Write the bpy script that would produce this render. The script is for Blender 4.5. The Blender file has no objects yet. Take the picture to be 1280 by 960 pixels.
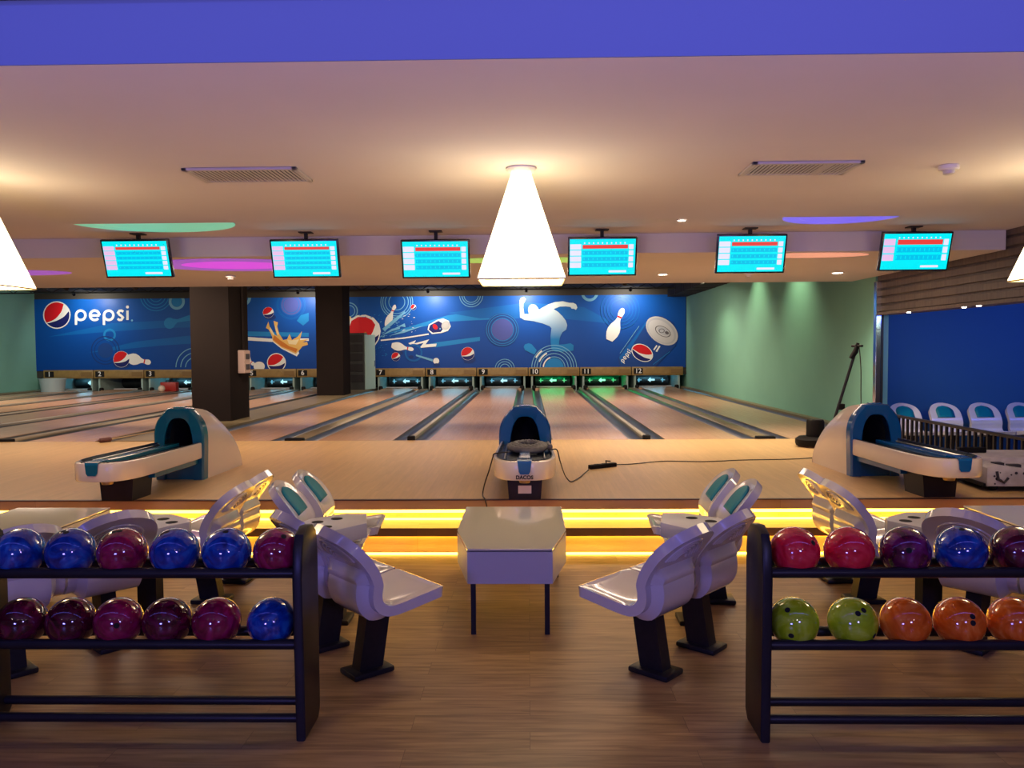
import bpy, bmesh, math, random
from mathutils import Vector, Matrix
random.seed(7)
PI = math.pi
SC = bpy.context.scene
COL = SC.collection

# ------------------------------------------------------------------ camera
F, PX, PY = 1000.0, 640.0, 480.0
VX, VY, ROLL = 660.0, 435.5, 0.0055
CAMZ = 1.72
yd = Vector((VX-PX, PY-VY, F)).normalized()
zd = Vector((-math.sin(ROLL), math.cos(ROLL), 0))
zd = (zd - yd*zd.dot(yd)).normalized()
# camera frame here is (right, up, forward): right-handed world needs X = Y x Z in a mirrored frame
xd = Vector((zd.y*yd.z-zd.z*yd.y, zd.z*yd.x-zd.x*yd.z, zd.x*yd.y-zd.y*yd.x))
if xd.x < 0: xd = -xd
W2C = Matrix(((xd.x, yd.x, zd.x), (xd.y, yd.y, zd.y), (-xd.z, -yd.z, -zd.z)))
cam_data = bpy.data.cameras.new('camera')
cam = bpy.data.objects.new('camera', cam_data)
COL.objects.link(cam)
cam_data.sensor_width = 36.0
cam_data.lens = 36.0*F/1280.0
cam_data.clip_end = 200
cam_data.clip_start = 0.05
cam.matrix_world = Matrix.Translation((0, 0, CAMZ)) @ W2C.transposed().to_4x4()
SC.camera = cam

def ray(px, py):
    c = Vector((px-PX, PY-py, F))
    return Vector((xd.dot(c), yd.dot(c), zd.dot(c)))
def at_Y(px, py, Y):
    d = ray(px, py); t = Y/d.y
    return Vector((d.x*t, Y, CAMZ+d.z*t))
def at_Z(px, py, Z):
    d = ray(px, py); t = (Z-CAMZ)/d.z
    return Vector((d.x*t, d.y*t, Z))

# ------------------------------------------------------------------ materials
def mat(name, col, rough=0.5, metal=0.0, emit=None, estr=0.0, coat=0.0, noise=None, bump=0.0, spec=0.5):
    m = bpy.data.materials.new(name); m.use_nodes = True
    nt = m.node_tree; b = nt.nodes['Principled BSDF']
    b.inputs['Base Color'].default_value = (*col, 1)
    b.inputs['Roughness'].default_value = rough
    b.inputs['Metallic'].default_value = metal
    b.inputs['Specular IOR Level'].default_value = spec
    if coat:
        b.inputs['Coat Weight'].default_value = coat
        b.inputs['Coat Roughness'].default_value = 0.05
    if emit:
        b.inputs['Emission Color'].default_value = (*emit, 1)
        b.inputs['Emission Strength'].default_value = estr
    if noise:
        scale, amount = noise[0], noise[1]
        tc = nt.nodes.new('ShaderNodeTexCoord')
        n = nt.nodes.new('ShaderNodeTexNoise'); n.inputs['Scale'].default_value = scale
        n.inputs['Detail'].default_value = 6
        nt.links.new(tc.outputs['Object'], n.inputs['Vector'])
        r = nt.nodes.new('ShaderNodeValToRGB')
        c2 = noise[2] if len(noise) > 2 else tuple(max(0, c*(1-amount)) for c in col)
        r.color_ramp.elements[0].position = 0.35; r.color_ramp.elements[1].position = 0.68
        r.color_ramp.elements[0].color = (*c2, 1); r.color_ramp.elements[1].color = (*col, 1)
        nt.links.new(n.outputs['Fac'], r.inputs['Fac'])
        nt.links.new(r.outputs['Color'], b.inputs['Base Color'])
        if bump:
            bp = nt.nodes.new('ShaderNodeBump'); bp.inputs['Strength'].default_value = bump
            bp.inputs['Distance'].default_value = 0.01
            nt.links.new(n.outputs['Fac'], bp.inputs['Height'])
            nt.links.new(bp.outputs['Normal'], b.inputs['Normal'])
    return m

def wood(name, c1, c2, c3, plank_len, plank_w, rough, rot=0.0, grain=(1.2, 14.0), mortar=0.004, line=(0.02,0.012,0.008), vary=0.05):
    m = bpy.data.materials.new(name); m.use_nodes = True
    nt = m.node_tree; b = nt.nodes['Principled BSDF']; L = nt.links.new
    b.inputs['Roughness'].default_value = rough
    b.inputs['Specular IOR Level'].default_value = 0.35
    tc = nt.nodes.new('ShaderNodeTexCoord')
    mp = nt.nodes.new('ShaderNodeMapping'); mp.inputs['Rotation'].default_value = (0, 0, rot)
    L(tc.outputs['Object'], mp.inputs['Vector'])
    br = nt.nodes.new('ShaderNodeTexBrick')
    br.inputs['Scale'].default_value = 1.0
    br.inputs['Brick Width'].default_value = plank_len
    br.inputs['Row Height'].default_value = plank_w
    br.inputs['Mortar Size'].default_value = mortar
    br.inputs['Mortar Smooth'].default_value = 0.2
    br.inputs['Bias'].default_value = 0.0
    br.inputs['Color1'].default_value = (0.0, 0.0, 0.0, 1); br.inputs['Color2'].default_value = (1, 1, 1, 1)
    br.inputs['Mortar'].default_value = (0.5, 0.5, 0.5, 1)
    br.offset = 0.43
    L(mp.outputs['Vector'], br.inputs['Vector'])
    g = nt.nodes.new('ShaderNodeMapping'); g.inputs['Scale'].default_value = (grain[0], grain[1], 1)
    L(mp.outputs['Vector'], g.inputs['Vector'])
    add = nt.nodes.new('ShaderNodeVectorMath'); add.operation = 'ADD'
    sc = nt.nodes.new('ShaderNodeVectorMath'); sc.operation = 'SCALE'; sc.inputs['Scale'].default_value = 7.0
    L(br.outputs['Color'], sc.inputs[0]); L(g.outputs['Vector'], add.inputs[0]); L(sc.outputs['Vector'], add.inputs[1])
    n = nt.nodes.new('ShaderNodeTexNoise'); n.inputs['Scale'].default_value = 2.2; n.inputs['Detail'].default_value = 8
    n.inputs['Distortion'].default_value = 0.6
    L(add.outputs['Vector'], n.inputs['Vector'])
    r = nt.nodes.new('ShaderNodeValToRGB')
    r.color_ramp.elements[0].position = 0.3; r.color_ramp.elements[0].color = (*c1, 1)
    r.color_ramp.elements[1].position = 0.7; r.color_ramp.elements[1].color = (*c3, 1)
    e = r.color_ramp.elements.new(0.5); e.color = (*c2, 1)
    L(n.outputs['Fac'], r.inputs['Fac'])
    hv = nt.nodes.new('ShaderNodeHueSaturation')
    mr = nt.nodes.new('ShaderNodeMapRange'); mr.inputs['To Min'].default_value = 1-vary; mr.inputs['To Max'].default_value = 1+vary
    L(br.outputs['Color'], mr.inputs['Value']); L(mr.outputs['Result'], hv.inputs['Value'])
    L(r.outputs['Color'], hv.inputs['Color'])
    mx = nt.nodes.new('ShaderNodeMix'); mx.data_type = 'RGBA'
    mx.inputs['B'].default_value = (*line, 1)
    L(br.outputs['Fac'], mx.inputs['Factor']); L(hv.outputs['Color'], mx.inputs['A'])
    L(mx.outputs['Result'], b.inputs['Base Color'])
    return m

M = {}
M['ceiling'] = mat('ceiling paint', (0.65, 0.60, 0.64), 0.85, noise=(1.5, 0.03))
M['beam'] = mat('blue beam face', (0.10, 0.155, 0.40), 0.9)  # one even blue base colour over the whole beam face
M['dark_ceiling'] = mat('black ceiling', (0.012, 0.012, 0.014), 0.9)
M['floor'] = wood('brown plank floor', (0.20, 0.115, 0.045), (0.30, 0.18, 0.078), (0.40, 0.25, 0.108), 1.25, 0.16, 0.42, line=(0.17,0.10,0.045), mortar=0.0015, vary=0.09)
M['approach'] = wood('pale approach boards', (0.55, 0.36, 0.155), (0.58, 0.38, 0.168), (0.61, 0.40, 0.182), 1.0, 0.045, 0.38, rot=PI/2, mortar=0.0006, line=(0.4, 0.27, 0.17))
M['lane'] = wood('pale lane boards', (0.47, 0.275, 0.16), (0.51, 0.305, 0.18), (0.545, 0.335, 0.205), 3.0, 0.03, 0.27, rot=PI/2, mortar=0.0006, line=(0.38, 0.25, 0.16))
M['gutter'] = mat('dark grey gutter', (0.085, 0.088, 0.08), 0.32, noise=(3, 0.3))
M['capping'] = mat('tan capping', (0.23, 0.18, 0.105), 0.4, noise=(2, 0.12))
M['pale_capping'] = mat('pale rail', (0.33, 0.29, 0.22), 0.35)
M['black_rubber'] = mat('black rubber', (0.007, 0.006, 0.006), 0.6, spec=0.15)
M['pine'] = wood('pine step', (0.55, 0.33, 0.14), (0.63, 0.40, 0.18), (0.68, 0.46, 0.23), 2.2, 0.3, 0.35, grain=(0.6, 10), mortar=0.001, line=(0.3, 0.17, 0.06))
M['nosing'] = wood('brown nosing', (0.34, 0.19, 0.08), (0.40, 0.235, 0.10), (0.45, 0.27, 0.125), 2.2, 0.3, 0.35, grain=(0.6, 12), mortar=0.001, line=(0.15, 0.07, 0.03))
M['nosing_dark'] = wood('dark brown nosing', (0.09, 0.040, 0.016), (0.12, 0.054, 0.022), (0.15, 0.07, 0.03), 2.2, 0.3, 0.4, grain=(0.6, 12), mortar=0.001, line=(0.06, 0.03, 0.012))
M['nosing_edge'] = mat('dark edge strip', (0.05, 0.02, 0.015), 0.4)
M['teal_wall'] = mat('teal wall paint', (0.20, 0.47, 0.37), 0.8, noise=(1.2, 0.06))
M['blue_wall'] = mat('blue wall paint', (0.018, 0.115, 0.27), 0.75, noise=(0.8, 0.08))
M['column'] = mat('brown grey column', (0.016, 0.012, 0.0115), 0.9, noise=(1.5, 0.1), spec=0.04)
M['slat'] = wood('brown slat boards', (0.075, 0.058, 0.045), (0.11, 0.083, 0.065), (0.14, 0.105, 0.082), 3.0, 0.6, 0.5, grain=(0.5, 12), mortar=0.0)
M['steel'] = mat('steel', (0.55, 0.54, 0.52), 0.28, 1.0)
M['chrome'] = mat('chrome', (0.8, 0.8, 0.8), 0.12, 1.0)
M['black_metal'] = mat('black powder coat', (0.013, 0.013, 0.017), 0.42, spec=0.25, noise=(40, 0.2))
M['rack_black'] = mat('black lacquer', (0.016, 0.014, 0.018), 0.36, spec=0.3, noise=(6, 0.3))
M['seat'] = mat('white gloss plastic', (0.60, 0.57, 0.55), 0.16, coat=0.6)
M['teal_plastic'] = mat('teal plastic', (0.0, 0.16, 0.22), 0.5, spec=0.25)
M['hood_blue'] = mat('blue gloss plastic', (0.004, 0.085, 0.26), 0.22, coat=0.5)
M['hood_teal'] = mat('teal blue gloss plastic', (0.004, 0.105, 0.16), 0.22, coat=0.5)
M['hood_white'] = mat('cream gloss plastic', (0.66, 0.56, 0.46), 0.22, coat=0.3)
M['tray_dark'] = mat('dark steel tray', (0.06, 0.075, 0.09), 0.25, 0.5)
M['void'] = mat('black lining', (0.004, 0.004, 0.005), 0.9)
M['table_white'] = mat('white table laminate', (0.45, 0.44, 0.46), 0.4)
M['table_top'] = mat('grey gloss laminate', (0.56, 0.53, 0.44), 0.07, coat=0.5)
M['mustard'] = mat('mustard panel', (0.30, 0.19, 0.06), 0.45, noise=(6, 0.25))
M['mustard_dark'] = mat('dark mustard panel', (0.20, 0.115, 0.035), 0.5)
M['white_paint'] = mat('white paint', (0.8, 0.8, 0.8), 0.5)
M['pale_teal'] = mat('pale teal steel', (0.36, 0.52, 0.50), 0.5)
M['pit_black'] = mat('black cabinet steel', (0.008, 0.012, 0.014), 0.4)
M['curtain'] = mat('dark pit curtain', (0.05, 0.065, 0.07), 0.35, noise=(5, 0.5))
M['arrow'] = mat('backlit arrow', (0.8, 0.9, 0.9), 0.4, emit=(0.55, 0.95, 1.0), estr=0.62)
M['arrow_dim'] = mat('faint backlit mark', (0.3, 0.5, 0.6), 0.4, emit=(0.2, 0.6, 0.75), estr=0.38)
M['arrow_green_dim'] = mat('faint backlit green mark', (0.3, 0.6, 0.4), 0.4, emit=(0.1, 0.8, 0.35), estr=0.4)
M['arrow_green'] = mat('backlit green arrow', (0.7, 0.9, 0.8), 0.4, emit=(0.4, 1.0, 0.75), estr=0.9)
M['tube_cyan'] = mat('cyan tube', (0.7, 0.9, 1), 0.4, emit=(0.25, 0.75, 1.0), estr=14)
M['tube_green'] = mat('green tube', (0.5, 1, 0.6), 0.4, emit=(0.0, 1.0, 0.25), estr=16)
M['led'] = mat('yellow led strip', (1, 0.8, 0.3), 0.4, emit=(1.0, 0.58, 0.055), estr=11)
M['shade'] = mat('glowing fabric shade', (0.9, 0.85, 0.7), 0.6, emit=(1.0, 0.78, 0.40), estr=6.5)
M['shade_inner'] = mat('glowing shade lining', (0.9, 0.85, 0.7), 0.6, emit=(1.0, 0.80, 0.36), estr=1.5)
M['downlight'] = mat('lit downlight lens', (1, 1, 1), 0.4, emit=(1.0, 0.88, 0.68), estr=22)
M['spot_lens'] = mat('lit spotlight lens', (1, 1, 1), 0.4, emit=(1.0, 0.9, 0.7), estr=14)
M['trim_white'] = mat('white trim', (0.7, 0.68, 0.66), 0.5)
M['vent_dark'] = mat('vent gap', (0.03, 0.03, 0.04), 0.8)
M['vent_white'] = mat('vent enamel', (0.50, 0.47, 0.48), 0.5)
M['screen_cyan'] = mat('screen cyan', (0, 0, 0), 0.3, emit=(0.0, 0.88, 0.98), estr=1.0)
M['screen_blue'] = mat('screen blue', (0, 0, 0), 0.3, emit=(0.0, 0.56, 0.86), estr=1.0)
M['screen_red'] = mat('screen red', (0, 0, 0), 0.3, emit=(0.85, 0.055, 0.05), estr=1.0)
M['screen_white'] = mat('screen white', (0, 0, 0), 0.3, emit=(0.85, 0.82, 0.98), estr=1.0)
M['screen_pink'] = mat('screen pink', (0, 0, 0), 0.3, emit=(0.85, 0.55, 0.85), estr=1.0)
M['bezel'] = mat('black bezel', (0.008, 0.008, 0.02), 0.25)
M['cove_green'] = mat('green lit cove', (0.3, 0.6, 0.5), 0.6, emit=(0.09, 0.42, 0.27), estr=0.9)
M['cove_blue'] = mat('blue lit cove', (0.3, 0.3, 0.6), 0.6, emit=(0.10, 0.08, 0.85), estr=0.9)
M['cove_magenta'] = mat('magenta lit cove', (0.5, 0.2, 0.5), 0.6, emit=(0.50, 0.03, 0.62), estr=1.0)
M['cove_purple'] = mat('purple lit cove', (0.4, 0.2, 0.5), 0.6, emit=(0.21, 0.055, 0.42), estr=0.9)
M['cove_lime'] = mat('lime lit cove', (0.4, 0.6, 0.3), 0.6, emit=(0.30, 0.55, 0.10), estr=0.8)
M['cove_pink'] = mat('pink lit cove', (0.6, 0.4, 0.35), 0.6, emit=(0.75, 0.30, 0.20), estr=0.8)
M['cove_plain'] = mat('plain cove', (0.60, 0.56, 0.58), 0.7)
M['hose'] = mat('grey ribbed hose', (0.10, 0.095, 0.09), 0.55)
M['brown_cord'] = mat('dark cord', (0.02, 0.012, 0.01), 0.5)
M['machine_white'] = mat('scuffed white casing', (0.58, 0.54, 0.53), 0.4, noise=(9, 0.5, (0.42, 0.38, 0.38)))
M['spot_dark'] = mat('dark spots', (0.03, 0.025, 0.03), 0.6)
M['paper'] = mat('paper', (0.7, 0.66, 0.6), 0.8)
M['red_paint'] = mat('red paint', (0.35, 0.02, 0.015), 0.4)
M['brass'] = mat('brass knob', (0.45, 0.32, 0.12), 0.35, 0.6)
M['pink_box'] = mat('pinkish box', (0.42, 0.30, 0.26), 0.6)
M['bin_grey'] = mat('pale blue grey plastic', (0.38, 0.47, 0.50), 0.5)
M['wood_pole'] = mat('wooden pole', (0.42, 0.28, 0.14), 0.45)
M['rust_brown'] = mat('dark brown bristle', (0.09, 0.03, 0.02), 0.8)
# printed mural inks
for k, c in dict(ink_blue=(0.003, 0.065, 0.33), ink_mid=(0.004, 0.115, 0.43), ink_light=(0.012, 0.21, 0.55), ink_pale=(0.16, 0.42, 0.66),
                 ink_navy=(0.010, 0.040, 0.20), ink_deep=(0.012, 0.055, 0.25), ink_white=(0.80, 0.80, 0.78), ink_red=(0.60, 0.010, 0.018),
                 ink_lognavy=(0.012, 0.016, 0.13), ink_grey=(0.42, 0.42, 0.45), ink_silver=(0.52, 0.50, 0.50), ink_dark=(0.10, 0.09, 0.10),
                 ink_orange=(0.55, 0.17, 0.03), ink_gold=(0.72, 0.42, 0.12), ink_cream=(0.78, 0.62, 0.36), ink_violet=(0.07, 0.09, 0.34)).items():
    M[k] = mat('printed ' + k[4:], c, 0.42, spec=0.2)

def grad_mat(name, c_top, c_bot, z0, z1):
    m = bpy.data.materials.new(name); m.use_nodes = True
    nt = m.node_tree; b = nt.nodes['Principled BSDF']; b.inputs['Roughness'].default_value = 0.42; b.inputs['Specular IOR Level'].default_value = 0.2
    tc = nt.nodes.new('ShaderNodeTexCoord'); sp = nt.nodes.new('ShaderNodeSeparateXYZ')
    nt.links.new(tc.outputs['Object'], sp.inputs[0])
    mr = nt.nodes.new('ShaderNodeMapRange'); mr.inputs['From Min'].default_value = z0; mr.inputs['From Max'].default_value = z1
    nt.links.new(sp.outputs['Z'], mr.inputs['Value'])
    r = nt.nodes.new('ShaderNodeValToRGB')
    r.color_ramp.elements[0].color = (*c_bot, 1); r.color_ramp.elements[1].color = (*c_top, 1)
    nt.links.new(mr.outputs['Result'], r.inputs['Fac'])
    nt.links.new(r.outputs['Color'], b.inputs['Base Color'])
    return m

def ball_mat(name, c1, c2, c3):
    m = bpy.data.materials.new(name); m.use_nodes = True
    nt = m.node_tree; b = nt.nodes['Principled BSDF']; L = nt.links.new
    b.inputs['Roughness'].default_value = 0.10
    b.inputs['Coat Weight'].default_value = 0.8; b.inputs['Coat Roughness'].default_value = 0.03
    tc = nt.nodes.new('ShaderNodeTexCoord'); oi = nt.nodes.new('ShaderNodeObjectInfo')
    sc = nt.nodes.new('ShaderNodeMath'); sc.operation = 'MULTIPLY'; sc.inputs[1].default_value = 31.0
    L(oi.outputs['Random'], sc.inputs[0])
    add = nt.nodes.new('ShaderNodeVectorMath'); add.operation = 'ADD'
    L(tc.outputs['Object'], add.inputs[0]); L(sc.outputs[0], add.inputs[1])
    n = nt.nodes.new('ShaderNodeTexNoise'); n.inputs['Scale'].default_value = 9; n.inputs['Detail'].default_value = 5
    n.inputs['Distortion'].default_value = 2.2
    L(add.outputs['Vector'], n.inputs['Vector'])
    r = nt.nodes.new('ShaderNodeValToRGB')
    r.color_ramp.elements[0].position = 0.30; r.color_ramp.elements[0].color = (*c1, 1)
    r.color_ramp.elements[1].position = 0.72; r.color_ramp.elements[1].color = (*c3, 1)
    e = r.color_ramp.elements.new(0.5); e.color = (*c2, 1)
    L(n.outputs['Fac'], r.inputs['Fac']); L(r.outputs['Color'], b.inputs['Base Color'])
    return m
BALL = {
 'blue': ball_mat('blue marbled resin', (0.002, 0.012, 0.12), (0.004, 0.045, 0.30), (0.02, 0.15, 0.50)),
 'crimson': ball_mat('crimson marbled resin', (0.13, 0.002, 0.022), (0.26, 0.006, 0.05), (0.38, 0.015, 0.11)),
 'maroon': ball_mat('maroon marbled resin', (0.03, 0.001, 0.006), (0.075, 0.002, 0.014), (0.15, 0.006, 0.05)),
 'red': ball_mat('bright red marbled resin', (0.55, 0.008, 0.02), (0.74, 0.016, 0.04), (0.86, 0.05, 0.08)),
 'plum': ball_mat('plum marbled resin', (0.04, 0.001, 0.012), (0.10, 0.004, 0.04), (0.17, 0.01, 0.12)),
 'green': ball_mat('lime green marbled resin', (0.27, 0.42, 0.006), (0.37, 0.54, 0.012), (0.50, 0.66, 0.07)),
 'orange': ball_mat('orange marbled resin', (0.60, 0.085, 0.004), (0.78, 0.135, 0.008), (0.90, 0.25, 0.04)),
}

# ------------------------------------------------------------------ mesh helpers
class MB:
    def __init__(self): self.bm = bmesh.new()
    def box(self, x0, x1, y0, y1, z0, z1, bevel=0.0, mi=0):
        bm = self.bm
        v = [bm.verts.new((x, y, z)) for x in (x0, x1) for y in (y0, y1) for z in (z0, z1)]
        idx = [(0,1,3,2), (4,6,7,5), (0,4,5,1), (2,3,7,6), (0,2,6,4), (1,5,7,3)]
        fs = [bm.faces.new([v[i] for i in f]) for f in idx]
        for f in fs: f.material_index = mi
        if bevel:
            es = list({e for f in fs for e in f.edges})
            r = bmesh.ops.bevel(bm, geom=es, offset=bevel, segments=2, affect='EDGES', profile=0.5)
            for f in r['faces']: f.material_index = mi
        return self
    def prism(self, pts, off, mi=0, bevel=0.0):
        """closed polygon pts (3-D) swept by vector off"""
        bm = self.bm; off = Vector(off)
        a = [bm.verts.new(p) for p in pts]; b = [bm.verts.new(Vector(p)+off) for p in pts]
        n = len(pts)
        fs = [bm.faces.new(a[::-1]), bm.faces.new(b)]
        for i in range(n): fs.append(bm.faces.new((a[i], a[(i+1) % n], b[(i+1) % n], b[i])))
        for f in fs: f.material_index = mi
        if bevel:
            es = list({e for f in fs[:2] for e in f.edges})
            bmesh.ops.bevel(bm, geom=es, offset=bevel, segments=2, affect='EDGES', profile=0.5)
        return self
    def tube(self, pts, r, n=8, mi=0, cap=True, closed=False):
        bm = self.bm; pts = [Vector(p) for p in pts]; rings = []
        m = len(pts); prev = None
        for i, p in enumerate(pts):
            if closed: t = pts[(i+1) % m]-pts[i-1]
            else: t = (pts[min(i+1, m-1)]-pts[max(i-1, 0)])
            t.normalize()
            if prev is None:
                u = t.orthogonal().normalized()
            else:
                u = prev - t*prev.dot(t)
                u = u.normalized() if u.length > 1e-6 else t.orthogonal().normalized()
            prev = u; w = t.cross(u)
            rr = r[i] if isinstance(r, (list, tuple)) else r
            rings.append([bm.verts.new(p+u*math.cos(2*PI*k/n)*rr+w*math.sin(2*PI*k/n)*rr) for k in range(n)])
        rng = range(m) if closed else range(m-1)
        for i in rng:
            A, B = rings[i], rings[(i+1) % m]
            for k in range(n):
                f = bm.faces.new((A[k], A[(k+1) % n], B[(k+1) % n], B[k])); f.material_index = mi
        if cap and not closed:
            f = bm.faces.new(rings[0][::-1]); f.material_index = mi
            f = bm.faces.new(rings[-1]); f.material_index = mi
        return self
    def lathe(self, prof, c=(0, 0, 0), n=24, mi=0):
        """profile of (radius, z) about a vertical axis at c"""
        bm = self.bm; c = Vector(c); rings = []
        for r, z in prof:
            if r < 1e-6: rings.append([bm.verts.new(c+Vector((0, 0, z)))])
            else: rings.append([bm.verts.new(c+Vector((r*math.cos(2*PI*k/n), r*math.sin(2*PI*k/n), z))) for k in range(n)])
        for A, B in zip(rings, rings[1:]):
            for k in range(n):
                a0, a1 = A[k % len(A)], A[(k+1) % len(A)]; b0, b1 = B[k % len(B)], B[(k+1) % len(B)]
                vs = []
                for v in (a0, a1, b1, b0):
                    if v not in vs: vs.append(v)
                if len(vs) > 2:
                    f = bm.faces.new(vs); f.material_index = mi
        return self
    def grid(self, rows, mi=0, wrap=False):
        bm = self.bm
        V = [[bm.verts.new(p) for p in row] for row in rows]
        for A, B in zip(V, V[1:]):
            n = len(A)
            for k in range(n if wrap else n-1):
                f = bm.faces.new((A[k], A[(k+1) % n], B[(k+1) % n], B[k])); f.material_index = mi
        return V
    def face(self, pts, mi=0):
        f = self.bm.faces.new([self.bm.verts.new(p) for p in pts]); f.material_index = mi
        return self
    def build(self, name, mats, parent=None, smooth=None, loc=None, recalc=True):
        bm = self.bm
        if recalc: bmesh.ops.recalc_face_normals(bm, faces=bm.faces[:])
        me = bpy.data.meshes.new(name); bm.to_mesh(me); bm.free()
        for m in (mats if isinstance(mats, (list, tuple)) else [mats]): me.materials.append(m)
        if smooth is not None:
            me.polygons.foreach_set('use_smooth', [True]*len(me.polygons))
            me.set_sharp_from_angle(angle=math.radians(smooth))
        o = bpy.data.objects.new(name, me); COL.objects.link(o)
        if parent: o.parent = parent
        if loc is not None: o.location = loc
        return o

def tag(o, label=None, cat=None, group=None, kind=None):
    if label: o['label'] = label
    if cat: o['category'] = cat
    if group: o['group'] = group
    if kind: o['kind'] = kind
    return o
def empty(name, loc=(0, 0, 0), rz=0.0, label=None, cat=None, group=None):
    o = bpy.data.objects.new(name, None); COL.objects.link(o)
    o.location = loc; o.rotation_euler = (0, 0, rz); o.empty_display_size = 0.1
    return tag(o, label, cat, group)
def copy_tree(o, parent=None):
    c = o.copy(); COL.objects.link(c)
    if parent is not None: c.parent = parent
    for ch in list(o.children): copy_tree(ch, c)
    return c
def structure(o): o['kind'] = 'structure'; return o

def text_mesh(body, size, name, m, parent=None, matrix=None, extrude=0.001, bold=0.0, align='CENTER'):
    cu = bpy.data.curves.new(name, 'FONT'); cu.body = body; cu.size = size; cu.extrude = extrude; cu.offset = bold
    cu.align_x = align; cu.align_y = 'CENTER'
    t = bpy.data.objects.new(name, cu); COL.objects.link(t)
    dg = bpy.context.evaluated_depsgraph_get(); dg.update()
    me = bpy.data.meshes.new_from_object(t.evaluated_get(dg))
    bpy.data.objects.remove(t); bpy.data.curves.remove(cu)
    me.name = name; me.materials.clear(); me.materials.append(m)
    if matrix is not None: me.transform(matrix)
    o = bpy.data.objects.new(name, me); COL.objects.link(o)
    if parent: o.parent = parent
    return o
FACE_CAM = Matrix.Rotation(PI/2, 4, 'X')      # text in XZ, facing -Y

def crom(pts, n):
    """Catmull-Rom resampling of 2-D points"""
    P = [Vector(p) for p in pts]; P = [P[0]*2-P[1]]+P+[P[-1]*2-P[-2]]
    out = []; segs = len(P)-3
    for i in range(n):
        u = i/(n-1)*segs; k = min(int(u), segs-1); t = u-k
        a, b, c, d = P[k:k+4]
        out.append(0.5*((2*b)+(c-a)*t+(2*a-5*b+4*c-d)*t*t+(3*b-a-3*c+d)*t**3))
    return out

# ------------------------------------------------------------------ setting
LZ = 0.39            # level of approach and lanes
Z1 = 0.21            # tread
Y_EDGE, Y_TREAD, Y_FOOT = 7.00, 6.66, 6.70
Y_FOUL, Y_END = 11.6, 26.75
XL, XR = -16.68, 5.28
structure(MB().box(-17.5, 12, -3.5, 13.2, -0.12, 0.0).build('floor', M['floor']))
# approach platform with the steps in front of it
structure(MB().box(XL-1, XR, Y_EDGE+0.004, Y_FOUL, 0.30, LZ).build('floor_approach', M['approach']))
structure(MB().box(XL-1, XR, Y_EDGE-0.006, Y_EDGE+0.03, 0.304, LZ-0.006).build('trim_1', M['nosing']))
structure(MB().box(XL-1, XR, Y_EDGE-0.010, Y_EDGE+0.03, LZ-0.0055, LZ+0.002).build('trim_2', M['nosing_edge']))
structure(MB().box(XL-1, XR, Y_EDGE+0.045, Y_FOUL, 0.0, 0.299).build('floor_riser', M['pine']))
structure(MB().box(XL-1, XR, Y_TREAD+0.02, Y_EDGE+0.044, Z1-0.05, Z1).build('floor_tread', M['pine']))
structure(MB().box(XL-1, XR, Y_TREAD, Y_TREAD+0.019, Z1-0.067, Z1+0.001).build('trim_3', M['nosing_dark']))
structure(MB().box(XL-1, XR, Y_TREAD+0.05, Y_EDGE+0.044, 0.0, Z1-0.051).build('floor_lower_riser', M['pine']))
def led(y0, y1, z0, z1, label):
    o = empty('led_strip', (0, (y0+y1)/2, z0), label=label, cat='light strip', group='yellow strip lights along the steps')
    MB().box(XL, XR-0.02, y0-(y0+y1)/2, y1-(y0+y1)/2, 0.0, z1-z0).build('diffuser', M['led'], o)
    return o
led(Y_EDGE+0.031, Y_EDGE+0.043, 0.268, 0.2995, 'glowing yellow light strip under the nosing of the top step')
led(Y_EDGE-0.005, Y_EDGE+0.02, Z1+0.001, Z1+0.014, 'glowing yellow light strip along the back of the lower tread')
led(Y_TREAD-0.06, Y_TREAD-0.035, 0.001, 0.016, 'glowing yellow light strip on the brown floor at the foot of the steps')

led(Y_TREAD+0.022, Y_TREAD+0.044, 0.144, 0.1585, 'glowing yellow light strip tucked under the nosing of the lower step')

# lane area
structure(MB().box(XL-1, XR, Y_FOUL, 30.5, 0.0, 0.24).build('floor_lane_bed', M['void']))
WID, NAR = 0.35, 0.265
bounds = [(-16.38, WID), (-14.66, WID), (-12.94, NAR), (-11.22, WID), (-9.50, NAR), (-7.78, WID), (-6.14, NAR)]
boundsR = [(-5.16, NAR), (-3.44, WID), (-1.72, NAR), (0.0, WID), (1.72, NAR), (3.44, WID), (5.16, NAR)]
GUT = 0.225
def lane(n, xa, ha, xb, hb):
    t = empty('bowling_lane', ((xa+xb)/2, Y_FOUL, LZ), label='long pale wooden lane running to the panel numbered %d' % n, cat='lane', group='bowling lanes')
    cx = (xa+xb)/2
    a, b = xa+ha-cx, xb-hb-cx
    MB().box(a, b, 0.003, 26.64-Y_FOUL, -0.145, 0.0).build('lane_bed', M['lane'], t)
    for x0, x1 in ((a-GUT, a), (b, b+GUT)):
        mb = MB(); rows = []
        for y in (0.004, 26.64-Y_FOUL):
            rows.append([((x0+x1)/2-math.cos(PI*k/8)*(x1-x0)/2, y, -0.010-0.085*math.sin(PI*k/8)) for k in range(9)])
        mb.grid(rows)
        mb.build('gutter', M['gutter'], t, smooth=40, recalc=False)
    return t
lane_no = 0
for i in range(6):
    lane_no += 1; lane(lane_no, *bounds[i], *bounds[i+1])
for i in range(6):
    lane_no += 1; lane(lane_no, *boundsR[i], *boundsR[i+1])
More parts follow.
